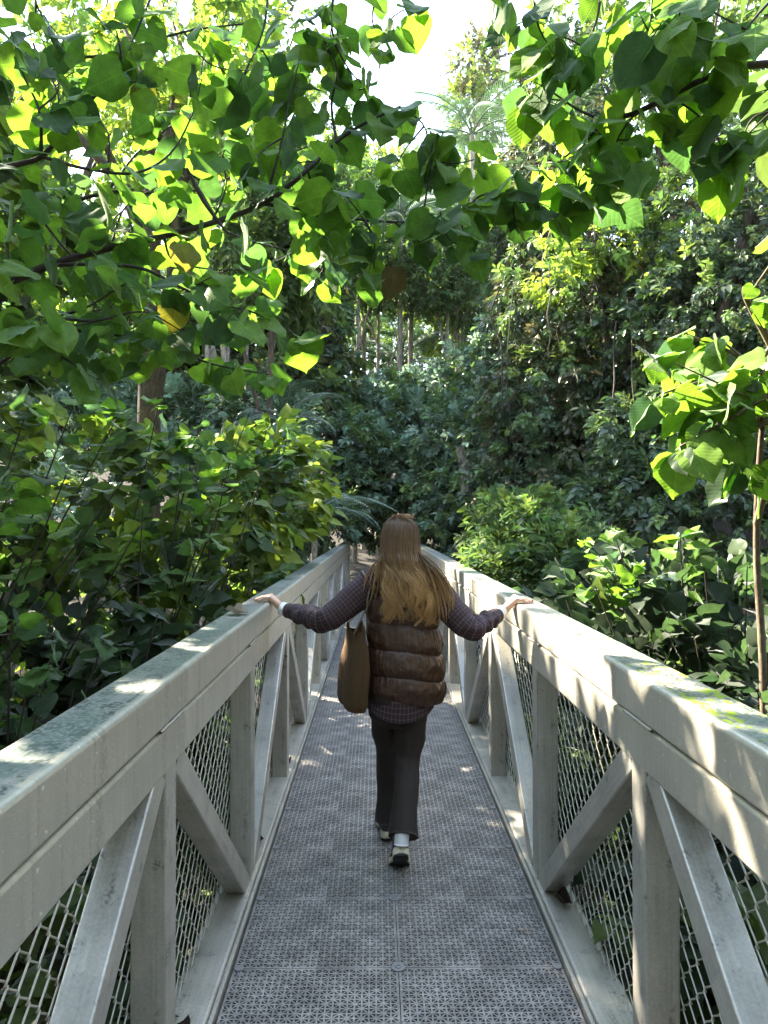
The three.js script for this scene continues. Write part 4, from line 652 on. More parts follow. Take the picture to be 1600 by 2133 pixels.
{ // the tree on the right
  const R = rng(29), base = V(2.7, groundY(2.7, -1.9) - 0.05, -1.9), g = thing('heart_leaf_tree', 'tree whose bough of broad drooping leaves reaches in from the upper right', 'tree', base);
  woody([taper(curve([base, V(2.6, 1, -2), V(2.4, 3, -2.1), V(2.5, 5, -2.4)], 16), (t) => 0.08 * (1 - 0.6 * t), 10)], 'trunk', g, M.bark);
  { const e = at(1650, 117, 2.05); woody([taper(curve([V(2.43, 2.6, -2.1), V(1.7, 2.95, -2.1), e], 8), (t) => lerp(0.025, 0.012, t), 7)], 'branch', g, M.twig); }
  leafyTree(g, [
    [0.012, [1650, 117, 2.05], [1530, 130, 2.05], [1400, 190, 2.08], [1330, 225, 2.1], [1265, 245, 2.12], [1230, 280, 2.12], [1180, 320, 2.15]],
    [0.005, [1265, 243, 2.12], [1210, 220, 2.15], [1150, 180, 2.2], [1115, 160, 2.2]],
    [0.005, [1530, 130, 2.05], [1480, 90, 2.0], [1450, 50, 2.0], [1440, -20, 2.0]],
    [0.004, [1330, 225, 2.1], [1290, 290, 2.1], [1305, 330, 2.1]],
    [0.004, [1400, 190, 2.08], [1450, 220, 2.05], [1500, 270, 2.05], [1515, 320, 2.05]],
    [0.004, [1180, 320, 2.15], [1120, 340, 2.15], [1075, 400, 2.15]],
    [0.005, [1110, -70, 2.2], [1125, 40, 2.2], [1150, 90, 2.2]],
    [0.004, [1020, -110, 2.2], [1035, -40, 2.2]],
    [0.005, [1260, -70, 2.1], [1245, 40, 2.1], [1190, 130, 2.15]],
    [0.005, [1370, -70, 2.1], [1360, 40, 2.1], [1330, 120, 2.1]],
    [0.005, [1640, -40, 1.95], [1570, 40, 1.95], [1540, 90, 1.95]],
    [0.005, [1650, 215, 2.1], [1580, 235, 2.1], [1550, 290, 2.1]],
    [0.004, [1200, 300, 2.12], [1240, 330, 2.1], [1210, 370, 2.1]],
  ], R, { step: 0.046, size: 0.118, mats: [LEAF.fresh, LEAF.fresh, LEAF.mid, LEAF.mid, LEAF.deep], sub: 1, max: 190, down: 1.1 });
  scatter(g, 'crown', 'heart', [[2300, -100, 2.4, 400, 500, 0.9], [1900, -900, 3, 500, 350, 1.2]], 260, 0.34, T.mid, 6, { kindTag: 'stuff' });
  delete g.userData.nLeaves;
}
// shrubs with separate big leaves in front and a mass of foliage behind them
function shrub(name, label, cat, group, { foot, tips, seed, lobes, n = 400, size = 0.12, mats, max = 220, tints, wood = M.twig, step = 0.07, geos = heartLeaves, kind = 'heart', ssize = 0.21, r = 0.014, down = 0.5, face = 0.9, sub = 3, jitter = 0.7, trunk = null }) {
  const R = rng(seed), f = foot.clone(); f.y = groundY(f.x, f.z) - 0.05; const g = thing(name, label, cat, f, group);
  let tp = null; if (trunk) { tp = curve([f, ...trunk.map((a) => at(...a))], 24); part(g, 'trunk', rel(taper(tp, (q) => 0.019 * (1 - 0.6 * q), 8), g), wood); }
  for (const t of tips) {
    const e = at(...t), st = tp ? tp[11 + ((R() * 13) | 0)].clone() : wob(f, 0.25, R); if (!tp) st.y = f.y; const m = wob(st.clone().lerp(e, 0.55), 0.35, R), pts = curve([st, m, e], 16);
    part(g, 'stem', rel(taper(pts, (q) => r * (1 - 0.75 * q), 6), g), wood);
    const upper = pts.slice(6);
    for (let k = 0; k < sub; k++) { const s0 = pts[7 + ((R() * 8) | 0)], en = s0.clone().add(V((R() - 0.5) * 0.7, (R() - 0.25) * 0.4, (R() - 0.3) * 0.7)), sp = curve([s0, wob(s0.clone().lerp(en, 0.5), 0.08, R), en], 7); part(g, 'twig', rel(taper(sp, (q) => r * 0.35 * (1 - 0.7 * q), 5), g), wood); hangLeaves(g, sp, R, { step, size, mats, geos, max, down, face, jitter, tipFan: 4 }); }
    hangLeaves(g, upper, R, { step: step * 1.2, size, mats, geos, max, down, face, jitter, tipFan: 5 });
  }
  if (lobes) scatter(g, 'foliage', kind, lobes, n, ssize, tints, seed + 3, { kindTag: 'stuff', droop: 0.15 });
  delete g.userData.nLeaves; return g;
}
const bushMats = [LEAF.fresh, LEAF.fresh, LEAF.mid, LEAF.mid, LEAF.deep, LEAF.blue];
shrub('large_leaf_shrub', 'large-leaved shrub at the left picture edge, tallest of those over the left rail', 'shrub', 'shrubs along the left rail', { foot: V(-3.4, 0, -3.6), seed: 301, tips: [[60, 850, 3.6], [160, 830, 3.9], [250, 860, 3.7], [30, 1010, 3.3], [140, 990, 3.4], [260, 1000, 3.5], [60, 1150, 3.1], [180, 1140, 3.2], [-60, 900, 3.4], [290, 1100, 3.6]], lobes: [[80, 1040, 4.9, 260, 150, 0.7], [50, 1280, 4.2, 260, 170, 0.7], [-200, 900, 4.6, 200, 260, 1.0]], n: 380, mats: bushMats, tints: [...T.mid, ...T.fresh], max: 260 });
shrub('large_leaf_shrub', 'large-leaved shrub with a dark slender stem behind the left rail, midway along', 'shrub', 'shrubs along the left rail', { foot: V(-2.3, 0, -4.9), seed: 302, tips: [[330, 845, 4.6], [430, 830, 4.9], [520, 860, 5.2], [480, 960, 4.6], [380, 980, 4.4], [300, 1060, 4.3], [450, 1080, 4.5], [540, 1010, 5.0], [400, 1170, 4.2], [500, 1150, 4.6]], lobes: [[380, 1050, 6.0, 200, 120, 0.8], [360, 1230, 5.3, 210, 130, 0.7]], n: 300, mats: bushMats, tints: [...T.mid, ...T.fresh], max: 260 });
shrub('large_leaf_shrub', 'sunlit yellow-green large-leaved shrub beside the palm fronds left of the bridge', 'shrub', 'shrubs along the left rail', { foot: V(-2.0, 0, -6.6), seed: 303, tips: [[600, 900, 6.4], [560, 880, 6.2], [640, 920, 6.9], [590, 980, 6.2], [540, 1060, 6.0], [600, 1080, 6.6], [570, 1150, 6.0]], lobes: [[570, 1010, 7.0, 90, 110, 0.6], [520, 1170, 6.6, 110, 90, 0.6]], n: 260, mats: [LEAF.fresh, LEAF.fresh, LEAF.mid, LEAF.blue], tints: T.fresh, max: 160 });
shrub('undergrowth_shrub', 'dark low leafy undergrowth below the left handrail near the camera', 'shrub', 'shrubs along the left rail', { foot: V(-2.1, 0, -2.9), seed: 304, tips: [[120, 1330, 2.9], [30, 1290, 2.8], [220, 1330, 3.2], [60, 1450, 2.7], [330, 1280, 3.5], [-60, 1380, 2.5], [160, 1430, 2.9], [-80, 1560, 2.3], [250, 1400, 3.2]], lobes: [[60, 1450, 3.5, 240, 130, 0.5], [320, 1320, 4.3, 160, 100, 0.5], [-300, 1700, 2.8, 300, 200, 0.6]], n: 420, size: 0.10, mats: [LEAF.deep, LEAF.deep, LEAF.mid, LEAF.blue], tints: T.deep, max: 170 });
// right side: the sunlit sapling and the shrubs by the right rail
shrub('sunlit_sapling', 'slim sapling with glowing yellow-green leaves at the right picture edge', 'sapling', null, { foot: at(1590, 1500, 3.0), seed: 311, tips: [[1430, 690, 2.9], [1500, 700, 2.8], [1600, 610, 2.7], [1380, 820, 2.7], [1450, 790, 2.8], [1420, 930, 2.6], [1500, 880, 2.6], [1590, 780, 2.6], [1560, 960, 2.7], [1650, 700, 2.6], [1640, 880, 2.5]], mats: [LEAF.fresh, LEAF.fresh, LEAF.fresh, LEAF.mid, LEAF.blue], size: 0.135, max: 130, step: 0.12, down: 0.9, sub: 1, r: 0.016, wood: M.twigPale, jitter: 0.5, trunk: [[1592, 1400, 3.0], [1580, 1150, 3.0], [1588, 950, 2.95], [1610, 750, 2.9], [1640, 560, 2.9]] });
shrub('broad_leaf_bush', 'sunlit bush with pointed broad leaves just outside the right rail', 'bush', 'bushes along the right rail', { foot: V(2.3, 0, -4.0), seed: 312, tips: [[1280, 1110, 4.3], [1220, 1130, 4.5], [1420, 1120, 4.0], [1340, 1180, 4.0], [1240, 1220, 4.2], [1470, 1190, 3.8], [1380, 1260, 3.8], [1180, 1250, 4.6], [1520, 1280, 3.6], [1300, 1300, 3.8], [1450, 1330, 3.6], [1560, 1180, 3.8]], lobes: [[1350, 1290, 4.7, 190, 110, 0.6], [1500, 1330, 4.2, 170, 110, 0.5]], n: 170, mats: [LEAF.fresh, LEAF.fresh, LEAF.fresh, LEAF.mid, LEAF.blue], geos: [...ovateLeaves, ...ovateLeaves, ...heartLeaves.slice(0, 3)], size: 0.13, max: 260, tints: [...T.mid, ...T.deep], step: 0.06, down: 0.35 });
shrub('glossy_bush', 'glossy green bush of small whorled leaves past the right hand', 'bush', 'bushes along the right rail', { foot: V(2.2, 0, -6.8), seed: 313, tips: [[1090, 1040, 6.9], [1050, 1090, 7.2], [1130, 1080, 6.7], [1020, 1130, 7.2], [1110, 1140, 6.6], [1180, 1110, 6.3], [1070, 1180, 6.8], [1150, 1200, 6.2], [1000, 1160, 7.3], [1210, 1180, 6.0]], lobes: [[1090, 1110, 7.4, 100, 70, 0.6], [1110, 1200, 7.0, 130, 70, 0.6], [1190, 1180, 6.6, 110, 80, 0.5]], n: 800, kind: 'ovate', ssize: 0.2, mats: [LEAF.mid, LEAF.mid, LEAF.deep, LEAF.blue, LEAF.fresh], geos: ovateLeaves, size: 0.12, max: 280, tints: T.mid, step: 0.045, down: 0.1 });
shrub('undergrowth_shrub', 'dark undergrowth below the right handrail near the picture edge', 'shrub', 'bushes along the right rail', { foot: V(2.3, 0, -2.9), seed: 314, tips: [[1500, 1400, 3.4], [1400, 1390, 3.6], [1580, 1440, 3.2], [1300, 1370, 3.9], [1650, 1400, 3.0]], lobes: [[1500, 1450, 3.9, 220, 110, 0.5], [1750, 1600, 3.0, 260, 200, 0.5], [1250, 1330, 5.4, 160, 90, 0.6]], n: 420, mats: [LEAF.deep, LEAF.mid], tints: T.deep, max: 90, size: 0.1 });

// middle ground right: vine-hung trees on the bank
const vt = { kind: 'ovate', seed: 0 };
tree('vine_hung_tree', 'tall tree smothered in hanging vines, with the lime-yellow sprays, on the right bank', 'tree', 'vine-hung trees on the right bank', { foot: V(4.2, 0, -11.5), head: at(1240, 360, 11.5), r: 0.16, seed: 401, kind: 'gloss', n: 3070, size: 0.266, tints: [...T.deep, ...T.mid, ...T.olive], droop: 0.55, lobes: [[1250, 500, 11.3, 150, 130, 1.3], [1180, 640, 11.5, 150, 120, 1.4], [1300, 720, 11, 160, 130, 1.4], [1160, 830, 11.5, 140, 120, 1.4], [1290, 900, 11, 180, 120, 1.3], [1120, 990, 11.5, 130, 110, 1.2], [1180, 360, 12, 110, 130, 1.4]], limbs: 2 });
tree('vine_hung_tree', 'dark leafy tree filling the bank at the right picture edge behind the sapling', 'tree', 'vine-hung trees on the right bank', { foot: V(6.3, 0, -9.6), head: at(1560, 330, 9.6), r: 0.17, seed: 402, kind: 'gloss', n: 2998, size: 0.244, tints: [...T.deep, ...T.deep, ...T.mid], droop: 0.45, lobes: [[1500, 480, 9.8, 170, 150, 1.4], [1640, 600, 9.2, 170, 190, 1.4], [1450, 680, 9.7, 150, 140, 1.3], [1560, 850, 9, 190, 150, 1.3], [1400, 920, 9.2, 150, 110, 1.2], [1500, 1060, 8.6, 220, 110, 1.1], [1320, 1050, 9.2, 150, 90, 1.0], [1700, 350, 10, 200, 200, 1.5]], limbs: 2 });
tree('vine_hung_tree', 'brown-tangled vine tree left of the yellow sprays, right of the palms', 'tree', 'vine-hung trees on the right bank', { foot: V(3.2, 0, -14.5), head: at(1110, 330, 14.5), r: 0.15, seed: 403, kind: 'fine', n: 1260, size: 0.42, tints: [...T.olive, ...T.mid, ...T.deep], droop: 0.7, lobes: [[1110, 450, 14.5, 80, 110, 1.2], [1090, 560, 14.5, 70, 90, 1.1], [1150, 370, 15, 70, 90, 1.3], [1170, 170, 15, 60, 90, 1.3], [1180, 250, 14.5, 90, 90, 1.2]], limbs: 2 });
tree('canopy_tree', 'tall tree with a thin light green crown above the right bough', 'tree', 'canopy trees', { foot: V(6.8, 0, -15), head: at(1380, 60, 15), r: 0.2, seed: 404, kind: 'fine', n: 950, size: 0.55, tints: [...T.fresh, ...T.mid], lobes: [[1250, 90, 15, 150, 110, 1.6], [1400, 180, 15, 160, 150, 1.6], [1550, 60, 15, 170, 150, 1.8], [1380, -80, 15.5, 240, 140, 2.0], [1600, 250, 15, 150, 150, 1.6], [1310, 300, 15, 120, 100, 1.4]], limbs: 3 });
// yellow sprays catching the sun on the face of the vines
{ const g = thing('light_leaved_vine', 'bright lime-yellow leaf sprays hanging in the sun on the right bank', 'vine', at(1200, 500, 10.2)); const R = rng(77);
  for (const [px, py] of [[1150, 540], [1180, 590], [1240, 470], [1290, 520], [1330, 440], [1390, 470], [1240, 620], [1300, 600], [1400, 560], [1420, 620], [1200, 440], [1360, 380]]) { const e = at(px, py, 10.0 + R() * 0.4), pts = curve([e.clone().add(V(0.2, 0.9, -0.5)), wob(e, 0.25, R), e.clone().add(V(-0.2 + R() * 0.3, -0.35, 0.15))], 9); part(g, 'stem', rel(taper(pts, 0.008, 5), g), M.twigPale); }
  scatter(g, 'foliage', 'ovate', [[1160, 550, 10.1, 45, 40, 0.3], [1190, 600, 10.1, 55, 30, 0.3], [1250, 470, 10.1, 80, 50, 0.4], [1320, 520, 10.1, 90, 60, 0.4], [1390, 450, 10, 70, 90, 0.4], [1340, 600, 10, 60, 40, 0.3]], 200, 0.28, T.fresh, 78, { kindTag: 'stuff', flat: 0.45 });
}
// centre: blue-green scrub where the bridge ends
tree('scrub_tree', 'pale blue-green leafy scrub below the palms, highest of the centre masses', 'tree', 'scrub beyond the bridge', { foot: V(0.8, 0, -19), head: at(890, 850, 19), r: 0.1, seed: 411, kind: 'gloss', n: 2070, size: 0.370, tints: [...T.blue, ...T.blue, ...T.mid], lobes: [[830, 860, 18.5, 80, 60, 1.2], [900, 840, 19, 90, 60, 1.3], [990, 800, 18.5, 70, 70, 1.3], [1060, 720, 18, 55, 80, 1.3], [770, 900, 18, 70, 60, 1.1], [900, 900, 17.5, 120, 70, 1.2]], limbs: 2 });
tree('scrub_tree', 'dark glossy leaf bank right of the walker beyond the handrail end', 'tree', 'scrub beyond the bridge', { foot: V(2.3, 0, -14.5), head: at(980, 980, 14.5), r: 0.1, seed: 412, kind: 'gloss', n: 1642, size: 0.281, tints: [...T.deep, ...T.mid, ...T.blue], droop: 0.4, lobes: [[960, 930, 15, 90, 80, 1.1], [1040, 880, 14.5, 90, 100, 1.2], [950, 1030, 14, 90, 70, 1.0], [1040, 1040, 13.5, 100, 80, 1.0], [930, 1110, 13.5, 60, 60, 0.8], [990, 1130, 13, 90, 60, 0.8]], limbs: 2 });
tree('scrub_tree', 'dark blue-green shrub mass left of the walker at the bridge end', 'tree', 'scrub beyond the bridge', { foot: V(-1.8, 0, -15.8), head: at(720, 960, 15.8), r: 0.1, seed: 413, kind: 'gloss', n: 1856, size: 0.296, tints: [...T.deep, ...T.blue, ...T.mid], lobes: [[720, 930, 15.5, 70, 60, 1.0], [790, 980, 16, 80, 70, 1.0], [700, 1020, 15, 80, 70, 0.9], [850, 1010, 16.5, 80, 80, 1.0], [790, 1070, 16.2, 90, 60, 0.7], [660, 1080, 13.5, 70, 60, 0.8], [860, 1090, 16.6, 60, 60, 0.6]], limbs: 2 });
tree('scrub_tree', 'dim shrub low on the far left beyond the large-leaved shrubs', 'tree', 'scrub beyond the bridge', { foot: V(-7.5, 0, -13), head: at(150, 800, 13), r: 0.1, seed: 414, kind: 'gloss', n: 1570, size: 0.311, tints: [...T.deep, ...T.blue], lobes: [[40, 800, 12.5, 120, 80, 1.2], [180, 850, 12, 150, 90, 1.2], [370, 900, 12, 150, 90, 1.2], [540, 880, 12.5, 110, 80, 1.1], [300, 1050, 10, 260, 130, 1.2], [560, 1050, 10.5, 90, 120, 1.0]], limbs: 1 });

// left middle ground: dark wood with pale trunks, sunlit canopy above
function pole(label, px, py0, py1, d, r, mat, lean = 0.2, seed = 1) { const top = at(px, py1, d), f = at(px, py0, d); return tree('slender_trunk_tree', label, 'tree', 'bare trunks in the wood', { foot: V(f.x + (hash3(seed, 1, 1) - 0.5) * 0.3, 0, -d), head: top, r, mat, seed, lean, tints: T.mid, kind: 'fine', n: 420, size: 0.5, lobes: [[px - 30, py1 - 20, d, 70, 60, 0.9], [px + 50, py1 + 25, d + 0.5, 60, 45, 0.9]] }); }
pole('white trunk, left one of the pale pair in the dark wood', 437, 830, 420, 14, 0.085, M.barkPale, 0.15, 21);
pole('white peeling trunk, right one of the pale pair in the dark wood', 463, 840, 460, 14.6, 0.10, M.barkPale, 0.3, 22);
pole('thin white trunk standing right of the pale pair', 516, 850, 440, 15.5, 0.07, M.barkPale, 0.2, 23);
pole('short brown trunk between the white trunks and the bridge', 568, 860, 560, 11, 0.085, M.bark, 0.15, 24);
pole('pale trunk with hanging bark left of the palms', 650, 850, 420, 17, 0.10, M.barkPale, 0.5, 25);
pole('pale trunk at the left edge of the palm clearing', 757, 830, 430, 24, 0.12, M.barkPale, 0.2, 26);
pole('faint grey trunk at the far left beyond the boughs', 35, 860, 500, 13, 0.08, M.barkPale, 0.2, 27);
tree('mossy_tree', 'thick mossy brown trunk behind the upper left boughs', 'tree', 'mossy trees', { foot: at(300, 900, 8.6), head: at(318, 250, 8.6), r: 0.2, mat: M.barkMoss, seed: 31, lean: 0.1, tints: T.fresh, kind: 'fine', n: 420, size: 0.5, lobes: [[200, 220, 8.6, 170, 120, 1.2], [420, 200, 8.8, 170, 130, 1.2], [300, 60, 9, 240, 120, 1.4]], limbs: 3, buttress: 0.3 });
tree('mossy_tree', 'orange-brown trunk cut by the left picture edge', 'tree', 'mossy trees', { foot: at(-8, 900, 9.4), head: at(-40, 200, 9.4), r: 0.17, mat: M.barkMoss, seed: 32, lean: 0.1, tints: T.fresh, kind: 'fine', n: 378, size: 0.5, lobes: [[40, 120, 9.4, 160, 150, 1.3], [-150, 200, 9.4, 150, 150, 1.3]], limbs: 2, buttress: 0.3 });
tree('dark_wood_tree', 'dark leafy tree behind the pale trunk pair', 'tree', 'trees of the dark wood', { foot: V(-5.2, 0, -17), head: at(420, 600, 17), r: 0.14, seed: 421, kind: 'ovate', n: 1092, size: 0.48, tints: [...T.deep, ...T.olive, ...T.mid], droop: 0.5, lobes: [[380, 680, 17, 110, 100, 1.3], [480, 620, 17.5, 110, 100, 1.3], [560, 720, 17, 100, 100, 1.3], [430, 800, 16.5, 130, 70, 1.2], [300, 760, 17, 110, 90, 1.2], [580, 830, 16, 90, 70, 1.1]], limbs: 2 });
tree('dark_wood_tree', 'vine-clad dark tree just left of the palm clearing', 'tree', 'trees of the dark wood', { foot: V(-1.6, 0, -18), head: at(670, 560, 18), r: 0.14, seed: 422, kind: 'ovate', n: 1050, size: 0.45, tints: [...T.deep, ...T.olive, ...T.mid], droop: 0.6, lobes: [[640, 600, 18, 80, 100, 1.2], [650, 700, 17.5, 55, 90, 1.1], [640, 780, 17.5, 80, 80, 1.1], [690, 800, 18, 50, 70, 1.0], [600, 640, 18.5, 70, 90, 1.2], [660, 880, 16.5, 70, 60, 1.0]], limbs: 2 });
tree('canopy_tree', 'light green canopy tree behind the top left boughs', 'tree', 'canopy trees', { foot: V(-8, 0, -15), head: at(120, 120, 15), r: 0.2, seed: 431, kind: 'fine', n: 900, size: 0.6, tints: T.fresh, lobes: [[60, 100, 15, 190, 130, 1.8], [240, 40, 15.5, 190, 140, 1.8], [60, 330, 15, 160, 130, 1.6], [230, 260, 14.5, 170, 140, 1.6], [120, 500, 15, 170, 100, 1.5], [-150, 300, 15, 200, 260, 2.0]], limbs: 3 });
tree('canopy_tree', 'light green canopy tree behind the middle of the long left bough', 'tree', 'canopy trees', { foot: V(-3.8, 0, -19), head: at(520, 120, 19), r: 0.2, seed: 432, kind: 'fine', n: 1000, size: 0.6, tints: [...T.fresh, ...T.mid], lobes: [[450, 120, 19, 150, 130, 2.0], [570, 90, 19.5, 100, 110, 1.9], [400, 330, 19, 150, 130, 1.9], [560, 300, 19, 130, 130, 1.8], [640, 250, 20, 70, 90, 1.7], [480, 480, 19, 150, 90, 1.7], [640, 430, 19.5, 110, 100, 1.7], [420, -60, 19, 180, 120, 2.0]], limbs: 3 });

// far clearing: palms and pale feathery trees on the rising ground
const frondGeo = (() => { const list = [], pts = []; for (let i = 0; i <= 12; i++) { const t = i / 12; pts.push(V(0, 0.55 * t - 0.85 * t * t, t)); } list.push(taper(pts, (t) => 0.016 * (1 - 0.8 * t), 4));
  const pos = [], uv = [], idx = []; for (let i = 0; i < 34; i++) for (const s of [-1, 1]) { const t = 0.14 + 0.84 * i / 34, y = 0.55 * t - 0.85 * t * t, l = 0.34 * Math.sin(Math.PI * Math.min(1, t * 0.82 + 0.16)), b = pos.length / 3, w = 0.0052; pos.push(0, y, t - w, 0, y, t + w, s * l * 0.55, y - l * 0.1, t + l * 0.32 + w, s * l * 0.55, y - l * 0.1 + 0.004, t + l * 0.32 - w, s * l * 0.85, y - l * 0.5, t + l * 0.62); for (let k = 0; k < 5; k++) uv.push(0.5, t); idx.push(b, b + 1, b + 2, b, b + 2, b + 3, b + 3, b + 2, b + 4); }
  list.push(geom(pos, null, uv, idx)); return merge(list); })();
const FROND = phy({ color: lin(0.045, 0.10, 0.045), roughness: 0.85, transmission: 0.35, thickness: 0, clearcoat: 0.4, clearcoatRoughness: 0.35, side: THREE.DoubleSide }), FRONDL = FROND.clone(); FRONDL.color = lin(0.075, 0.15, 0.06);
function palm(label, head, foot, r, L, n, seed, mat = FROND, group = 'palms in the far clearing') {
  const R = rng(seed), base = V(foot.x, groundY(foot.x, foot.z) - 0.05, foot.z), g = thing('palm_tree', label, 'palm', base, group);
  const pts = curve([base, wob(base.clone().lerp(head, 0.5), 0.15, R), head], 40);
  woody([taper(pts, (t) => r * (1 - 0.25 * t) * (1 + 0.05 * Math.sin(t * 240)), 9)], 'trunk', g, M.barkPale);
  for (let k = 0; k < n; k++) { const a = k / n * 2 * Math.PI + R() * 0.5, el = R() * 0.9 - 0.1, f = part(g, 'frond', frondGeo, mat), s = L * (0.75 + 0.4 * R()); f.position.copy(head).sub(base); f.quaternion.copy(aim(V(Math.cos(a) * Math.cos(el), Math.sin(el), Math.sin(a) * Math.cos(el)), UP)); f.scale.setScalar(s); }
}
palm('tall palm with a banded pale trunk, left of the two in the clearing', at(836, 470, 22), at(836, 800, 22), 0.10, 2.2, 11, 51);
palm('tall palm with a banded pale trunk, right of the two in the clearing', at(858, 440, 23), at(858, 790, 23), 0.10, 2.2, 11, 52);
palm('low stemless palm fanning its fronds across the clearing floor', at(835, 760, 27), at(835, 770, 27), 0.16, 2.6, 13, 53);
for (const [px, py, d, lab] of [[748, 560, 21.5, 'bare banded trunk, leftmost in the far clearing'], [790, 540, 23, 'thin bare trunk just left of the two tall palms'], [933, 600, 22, 'thin orange-grey trunk right of the tall palms'], [951, 560, 22.6, 'slightly thicker trunk beside the thin orange-grey one']]) pole(lab, px, 800, py, d, 0.085, M.barkPale, 0.15, Math.round(px));
palm('pale sunlit palm standing against the sky gap', at(985, 275, 33), at(990, 780, 33), 0.14, 3.4, 12, 54, FRONDL);
palm('palm with drooping fronds at the right edge of the clearing', at(1035, 520, 27), at(1035, 780, 27), 0.13, 3.0, 11, 55, FRONDL);
palm('palm half hidden behind the dark trees left of the clearing', at(745, 610, 30), at(745, 800, 30), 0.13, 3.0, 10, 56);
palm('low understorey palm with drooping fronds against the left handrail', at(655, 1075, 9.6), at(640, 1180, 9.6), 0.05, 1.15, 9, 57, FROND, 'palms by the bridge');
palm('small dark palm behind the large-leaved shrubs on the left', at(590, 880, 10.6), at(590, 1000, 10.6), 0.05, 1.0, 8, 58, FROND, 'palms by the bridge');
tree('feathery_tree', 'light feathery tree with three thin trunks right of the palms', 'tree', 'feathery trees in the far clearing', { foot: at(940, 770, 27), head: at(940, 600, 27), r: 0.11, mat: M.barkPale, seed: 61, kind: 'fine', n: 1008, size: 0.62, tints: [...T.fresh, ...T.fresh, ...T.mid], lobes: [[920, 590, 27, 90, 60, 1.8], [990, 620, 27, 70, 60, 1.7], [880, 660, 28, 60, 40, 1.5], [960, 680, 28, 80, 40, 1.5], [1020, 560, 28, 60, 60, 1.6]], limbs: 2 });
tree('feathery_tree', 'second thin trunk beside the three under the feathery tree', 'tree', 'feathery trees in the far clearing', { foot: at(954, 775, 27.6), head: at(956, 560, 27.6), r: 0.1, mat: M.barkPale, seed: 62, kind: 'fine', n: 378, size: 0.6, tints: [...T.mid, ...T.fresh], lobes: [[960, 520, 28, 80, 50, 1.6], [870, 560, 29, 60, 50, 1.6]] });
tree('feathery_tree', 'hazy tall tree standing alone in the bright sky gap', 'tree', 'feathery trees in the far clearing', { foot: at(1000, 790, 46), head: at(1000, 170, 46), r: 0.2, mat: M.barkPale, seed: 63, kind: 'fine', n: 650, size: 0.8, tints: [...T.fresh, ...T.olive], lobes: [[990, 130, 46, 50, 40, 1.6], [1020, 190, 46, 45, 40, 1.6], [970, 210, 46, 40, 30, 1.5], [1010, 90, 46, 30, 25, 1.2], [1000, 260, 46, 50, 30, 1.5]], limbs: 2 });
tree('background_tree', 'green tree closing the view behind the palms on the left', 'tree', 'trees closing the view', { foot: at(770, 800, 36), head: at(770, 520, 36), r: 0.18, seed: 64, kind: 'fine', n: 1428, size: 0.85, tints: [...T.mid, ...T.fresh, ...T.fresh], lobes: [[760, 480, 36, 90, 80, 2.6], [700, 380, 37, 60, 80, 2.6], [740, 640, 38, 60, 70, 2.4], [700, 600, 36, 90, 100, 2.4], [850, 500, 37, 70, 80, 2.2], [800, 380, 38, 60, 60, 2.2]], limbs: 2 });
tree('background_tree', 'hazy green tree closing the view under the sky gap', 'tree', 'trees closing the view', { foot: at(940, 790, 38), head: at(930, 460, 38), r: 0.18, seed: 65, kind: 'fine', n: 1512, size: 0.9, tints: [...T.mid, ...T.fresh, ...T.fresh], lobes: [[900, 430, 38, 80, 70, 2.6], [980, 440, 38, 80, 90, 2.6], [1040, 450, 37, 55, 60, 2.6], [940, 430, 40, 70, 45, 2.6], [870, 420, 40, 60, 50, 2.4], [1000, 560, 36, 90, 90, 2.4], [960, 690, 36, 70, 50, 2.0]], limbs: 2 });
{ // the wood beyond, read as one mass
  const g = new THREE.Group(); g.name = 'forest_mass'; g.userData = { kind: 'stuff', label: 'dim mass of distant forest closing the view on all sides', category: 'forest' }; scene.add(g);
  scatter(g, 'foliage', 'fine', [[500, 700, 26, 300, 160, 3], [200, 700, 22, 300, 200, 3], [-100, 750, 20, 300, 200, 3], [700, 790, 44, 250, 90, 3], [1000, 740, 46, 200, 120, 3], [1300, 700, 20, 250, 250, 3], [1600, 700, 17, 250, 300, 3]], 4200, 0.8, [...T.deep, ...T.mid], 505);
}
// hanging vines on the right bank
{ const R = rng(91); for (let k = 0; k < 12; k++) { const px = 1010 + R() * 420, d = 10 + R() * 1.2, y0 = 420 + R() * 250, y1 = y0 + 180 + R() * 330; const pts = []; for (let i = 0; i <= 5; i++) pts.push(wob(at(px + (R() - 0.5) * 24, lerp(y0, y1, i / 5), d - 0.6), 0.12, R)); const v = single('hanging_vine', taper(curve(pts, 20), 0.006 + 0.006 * R(), 5), R() < 0.6 ? M.twigPale : M.twig, 'thin bare vine hanging down the face of the right bank', 'vine', 'vines hanging on the right bank'); } }
{ const g = single('broken_trunk', taper(curve([at(975, 1080, 13), at(972, 1000, 12.9), at(958, 930, 12.8)], 10), (t) => 0.14 * (1 - 0.5 * t) * (1 + 0.15 * Math.sin(t * 30)), 8), M.barkPale, 'broken brown trunk with a leaning splinter in the dark bank right of the walker', 'dead trunk'); }

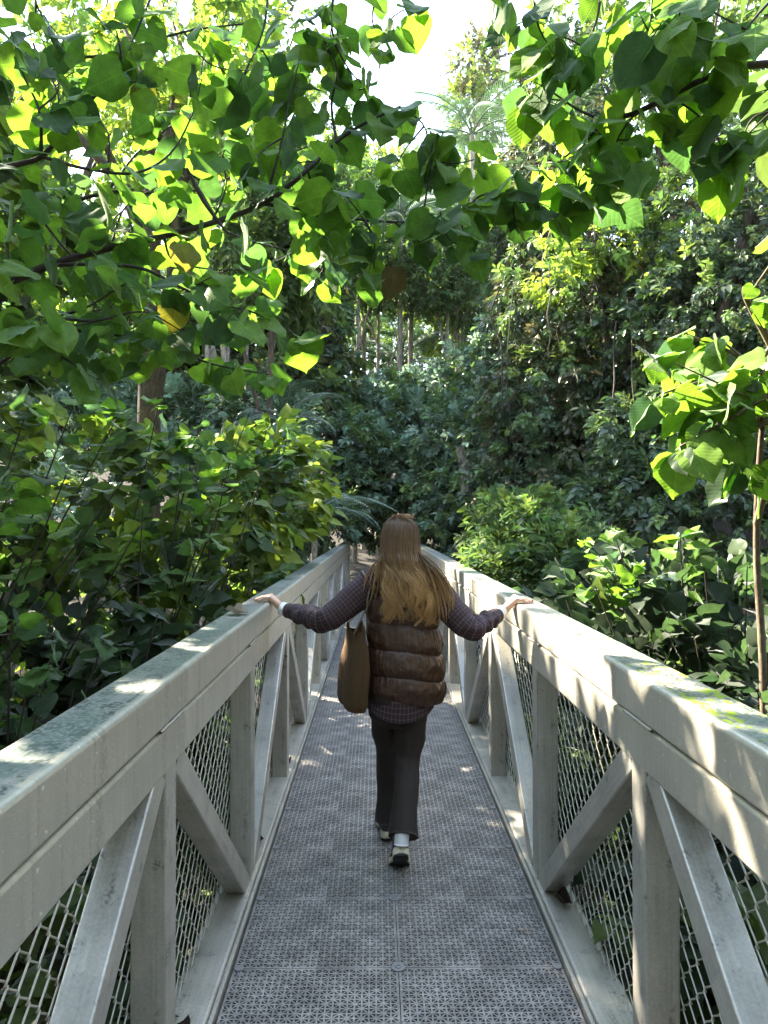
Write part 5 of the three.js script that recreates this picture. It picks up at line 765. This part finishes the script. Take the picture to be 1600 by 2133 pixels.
shrub('undergrowth_shrub', 'dim undergrowth in the gully below the left side of the bridge', 'shrub', 'undergrowth in the gully', { foot: V(-1.9, 0, -1.2), seed: 315, tips: [[-700, 2300, 1.5], [-500, 2000, 2.0]], lobes: [[-300, 2300, 1.7, 500, 300, 0.9], [-100, 2000, 2.6, 350, 220, 0.9], [100, 1700, 3.8, 250, 200, 1.0], [300, 1540, 5.2, 180, 120, 1.0], [230, 1650, 4.4, 200, 150, 0.8], [420, 1800, 5.4, 170, 130, 0.9], [400, 1620, 6.4, 150, 100, 1.0], [350, 2000, 4.2, 200, 130, 0.8]], n: 1000, mats: [LEAF.deep, LEAF.mid], tints: [...T.deep, ...T.mid], max: 40, size: 0.1 });
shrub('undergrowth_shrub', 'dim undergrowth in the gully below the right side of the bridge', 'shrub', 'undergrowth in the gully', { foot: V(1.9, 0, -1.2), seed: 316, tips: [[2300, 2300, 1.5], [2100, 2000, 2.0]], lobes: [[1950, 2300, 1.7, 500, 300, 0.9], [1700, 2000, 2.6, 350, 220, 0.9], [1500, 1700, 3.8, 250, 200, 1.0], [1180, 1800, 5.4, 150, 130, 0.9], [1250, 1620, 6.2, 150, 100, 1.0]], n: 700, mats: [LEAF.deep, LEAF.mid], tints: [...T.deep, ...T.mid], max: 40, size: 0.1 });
{ // the wood behind and beside the viewpoint, which keeps the sky's light off the near side of everything
  const R = rng(600), g = new THREE.Group(); g.name = 'forest_behind'; g.userData = { kind: 'stuff', label: 'wood behind the viewpoint that closes the creek valley', category: 'forest' }; scene.add(g);
  const li = []; const geo = SPRAY.heart[0];
  for (let i = 0; i < 1900; i++) { const a = (R() * 1.5 - 0.25) * Math.PI, rr = 5 + R() * 4, x = Math.cos(a) * rr * 1.0, z = 1.5 + Math.max(-1.5, Math.sin(a) * rr), y = -2 + R() * (Math.sin(a) > 0 ? 13 : 6); if (z < 1.2 && Math.abs(x) < 4.2) continue; const s = 0.7 + R() * 0.7, t = T.mid[(R() * 3) | 0], b = 0.7 + 0.5 * R(); li.push([new THREE.Matrix4().compose(V(x, y, z), aim(V(R() - 0.5, R() - 0.6, R() - 0.5), V(R() - 0.5, 1, R() - 0.5)), V(s, s, s)), lin(t[0] * b, t[1] * b, t[2] * b)]); }
  const im = shade(new THREE.InstancedMesh(geo, MS.heart, li.length)); li.forEach(([m, c], i) => { im.setMatrixAt(i, m); im.setColorAt(i, c); }); im.name = 'foliage'; im.userData.kind = 'stuff'; g.add(im);
}

scene.fog = new THREE.FogExp2(new THREE.Color(0.95, 0.97, 1.0), 0.0002);
scene.traverse((o) => { if (o.isMesh) { o.castShadow = true; o.receiveShadow = true; } });
renderer.render(scene, camera);
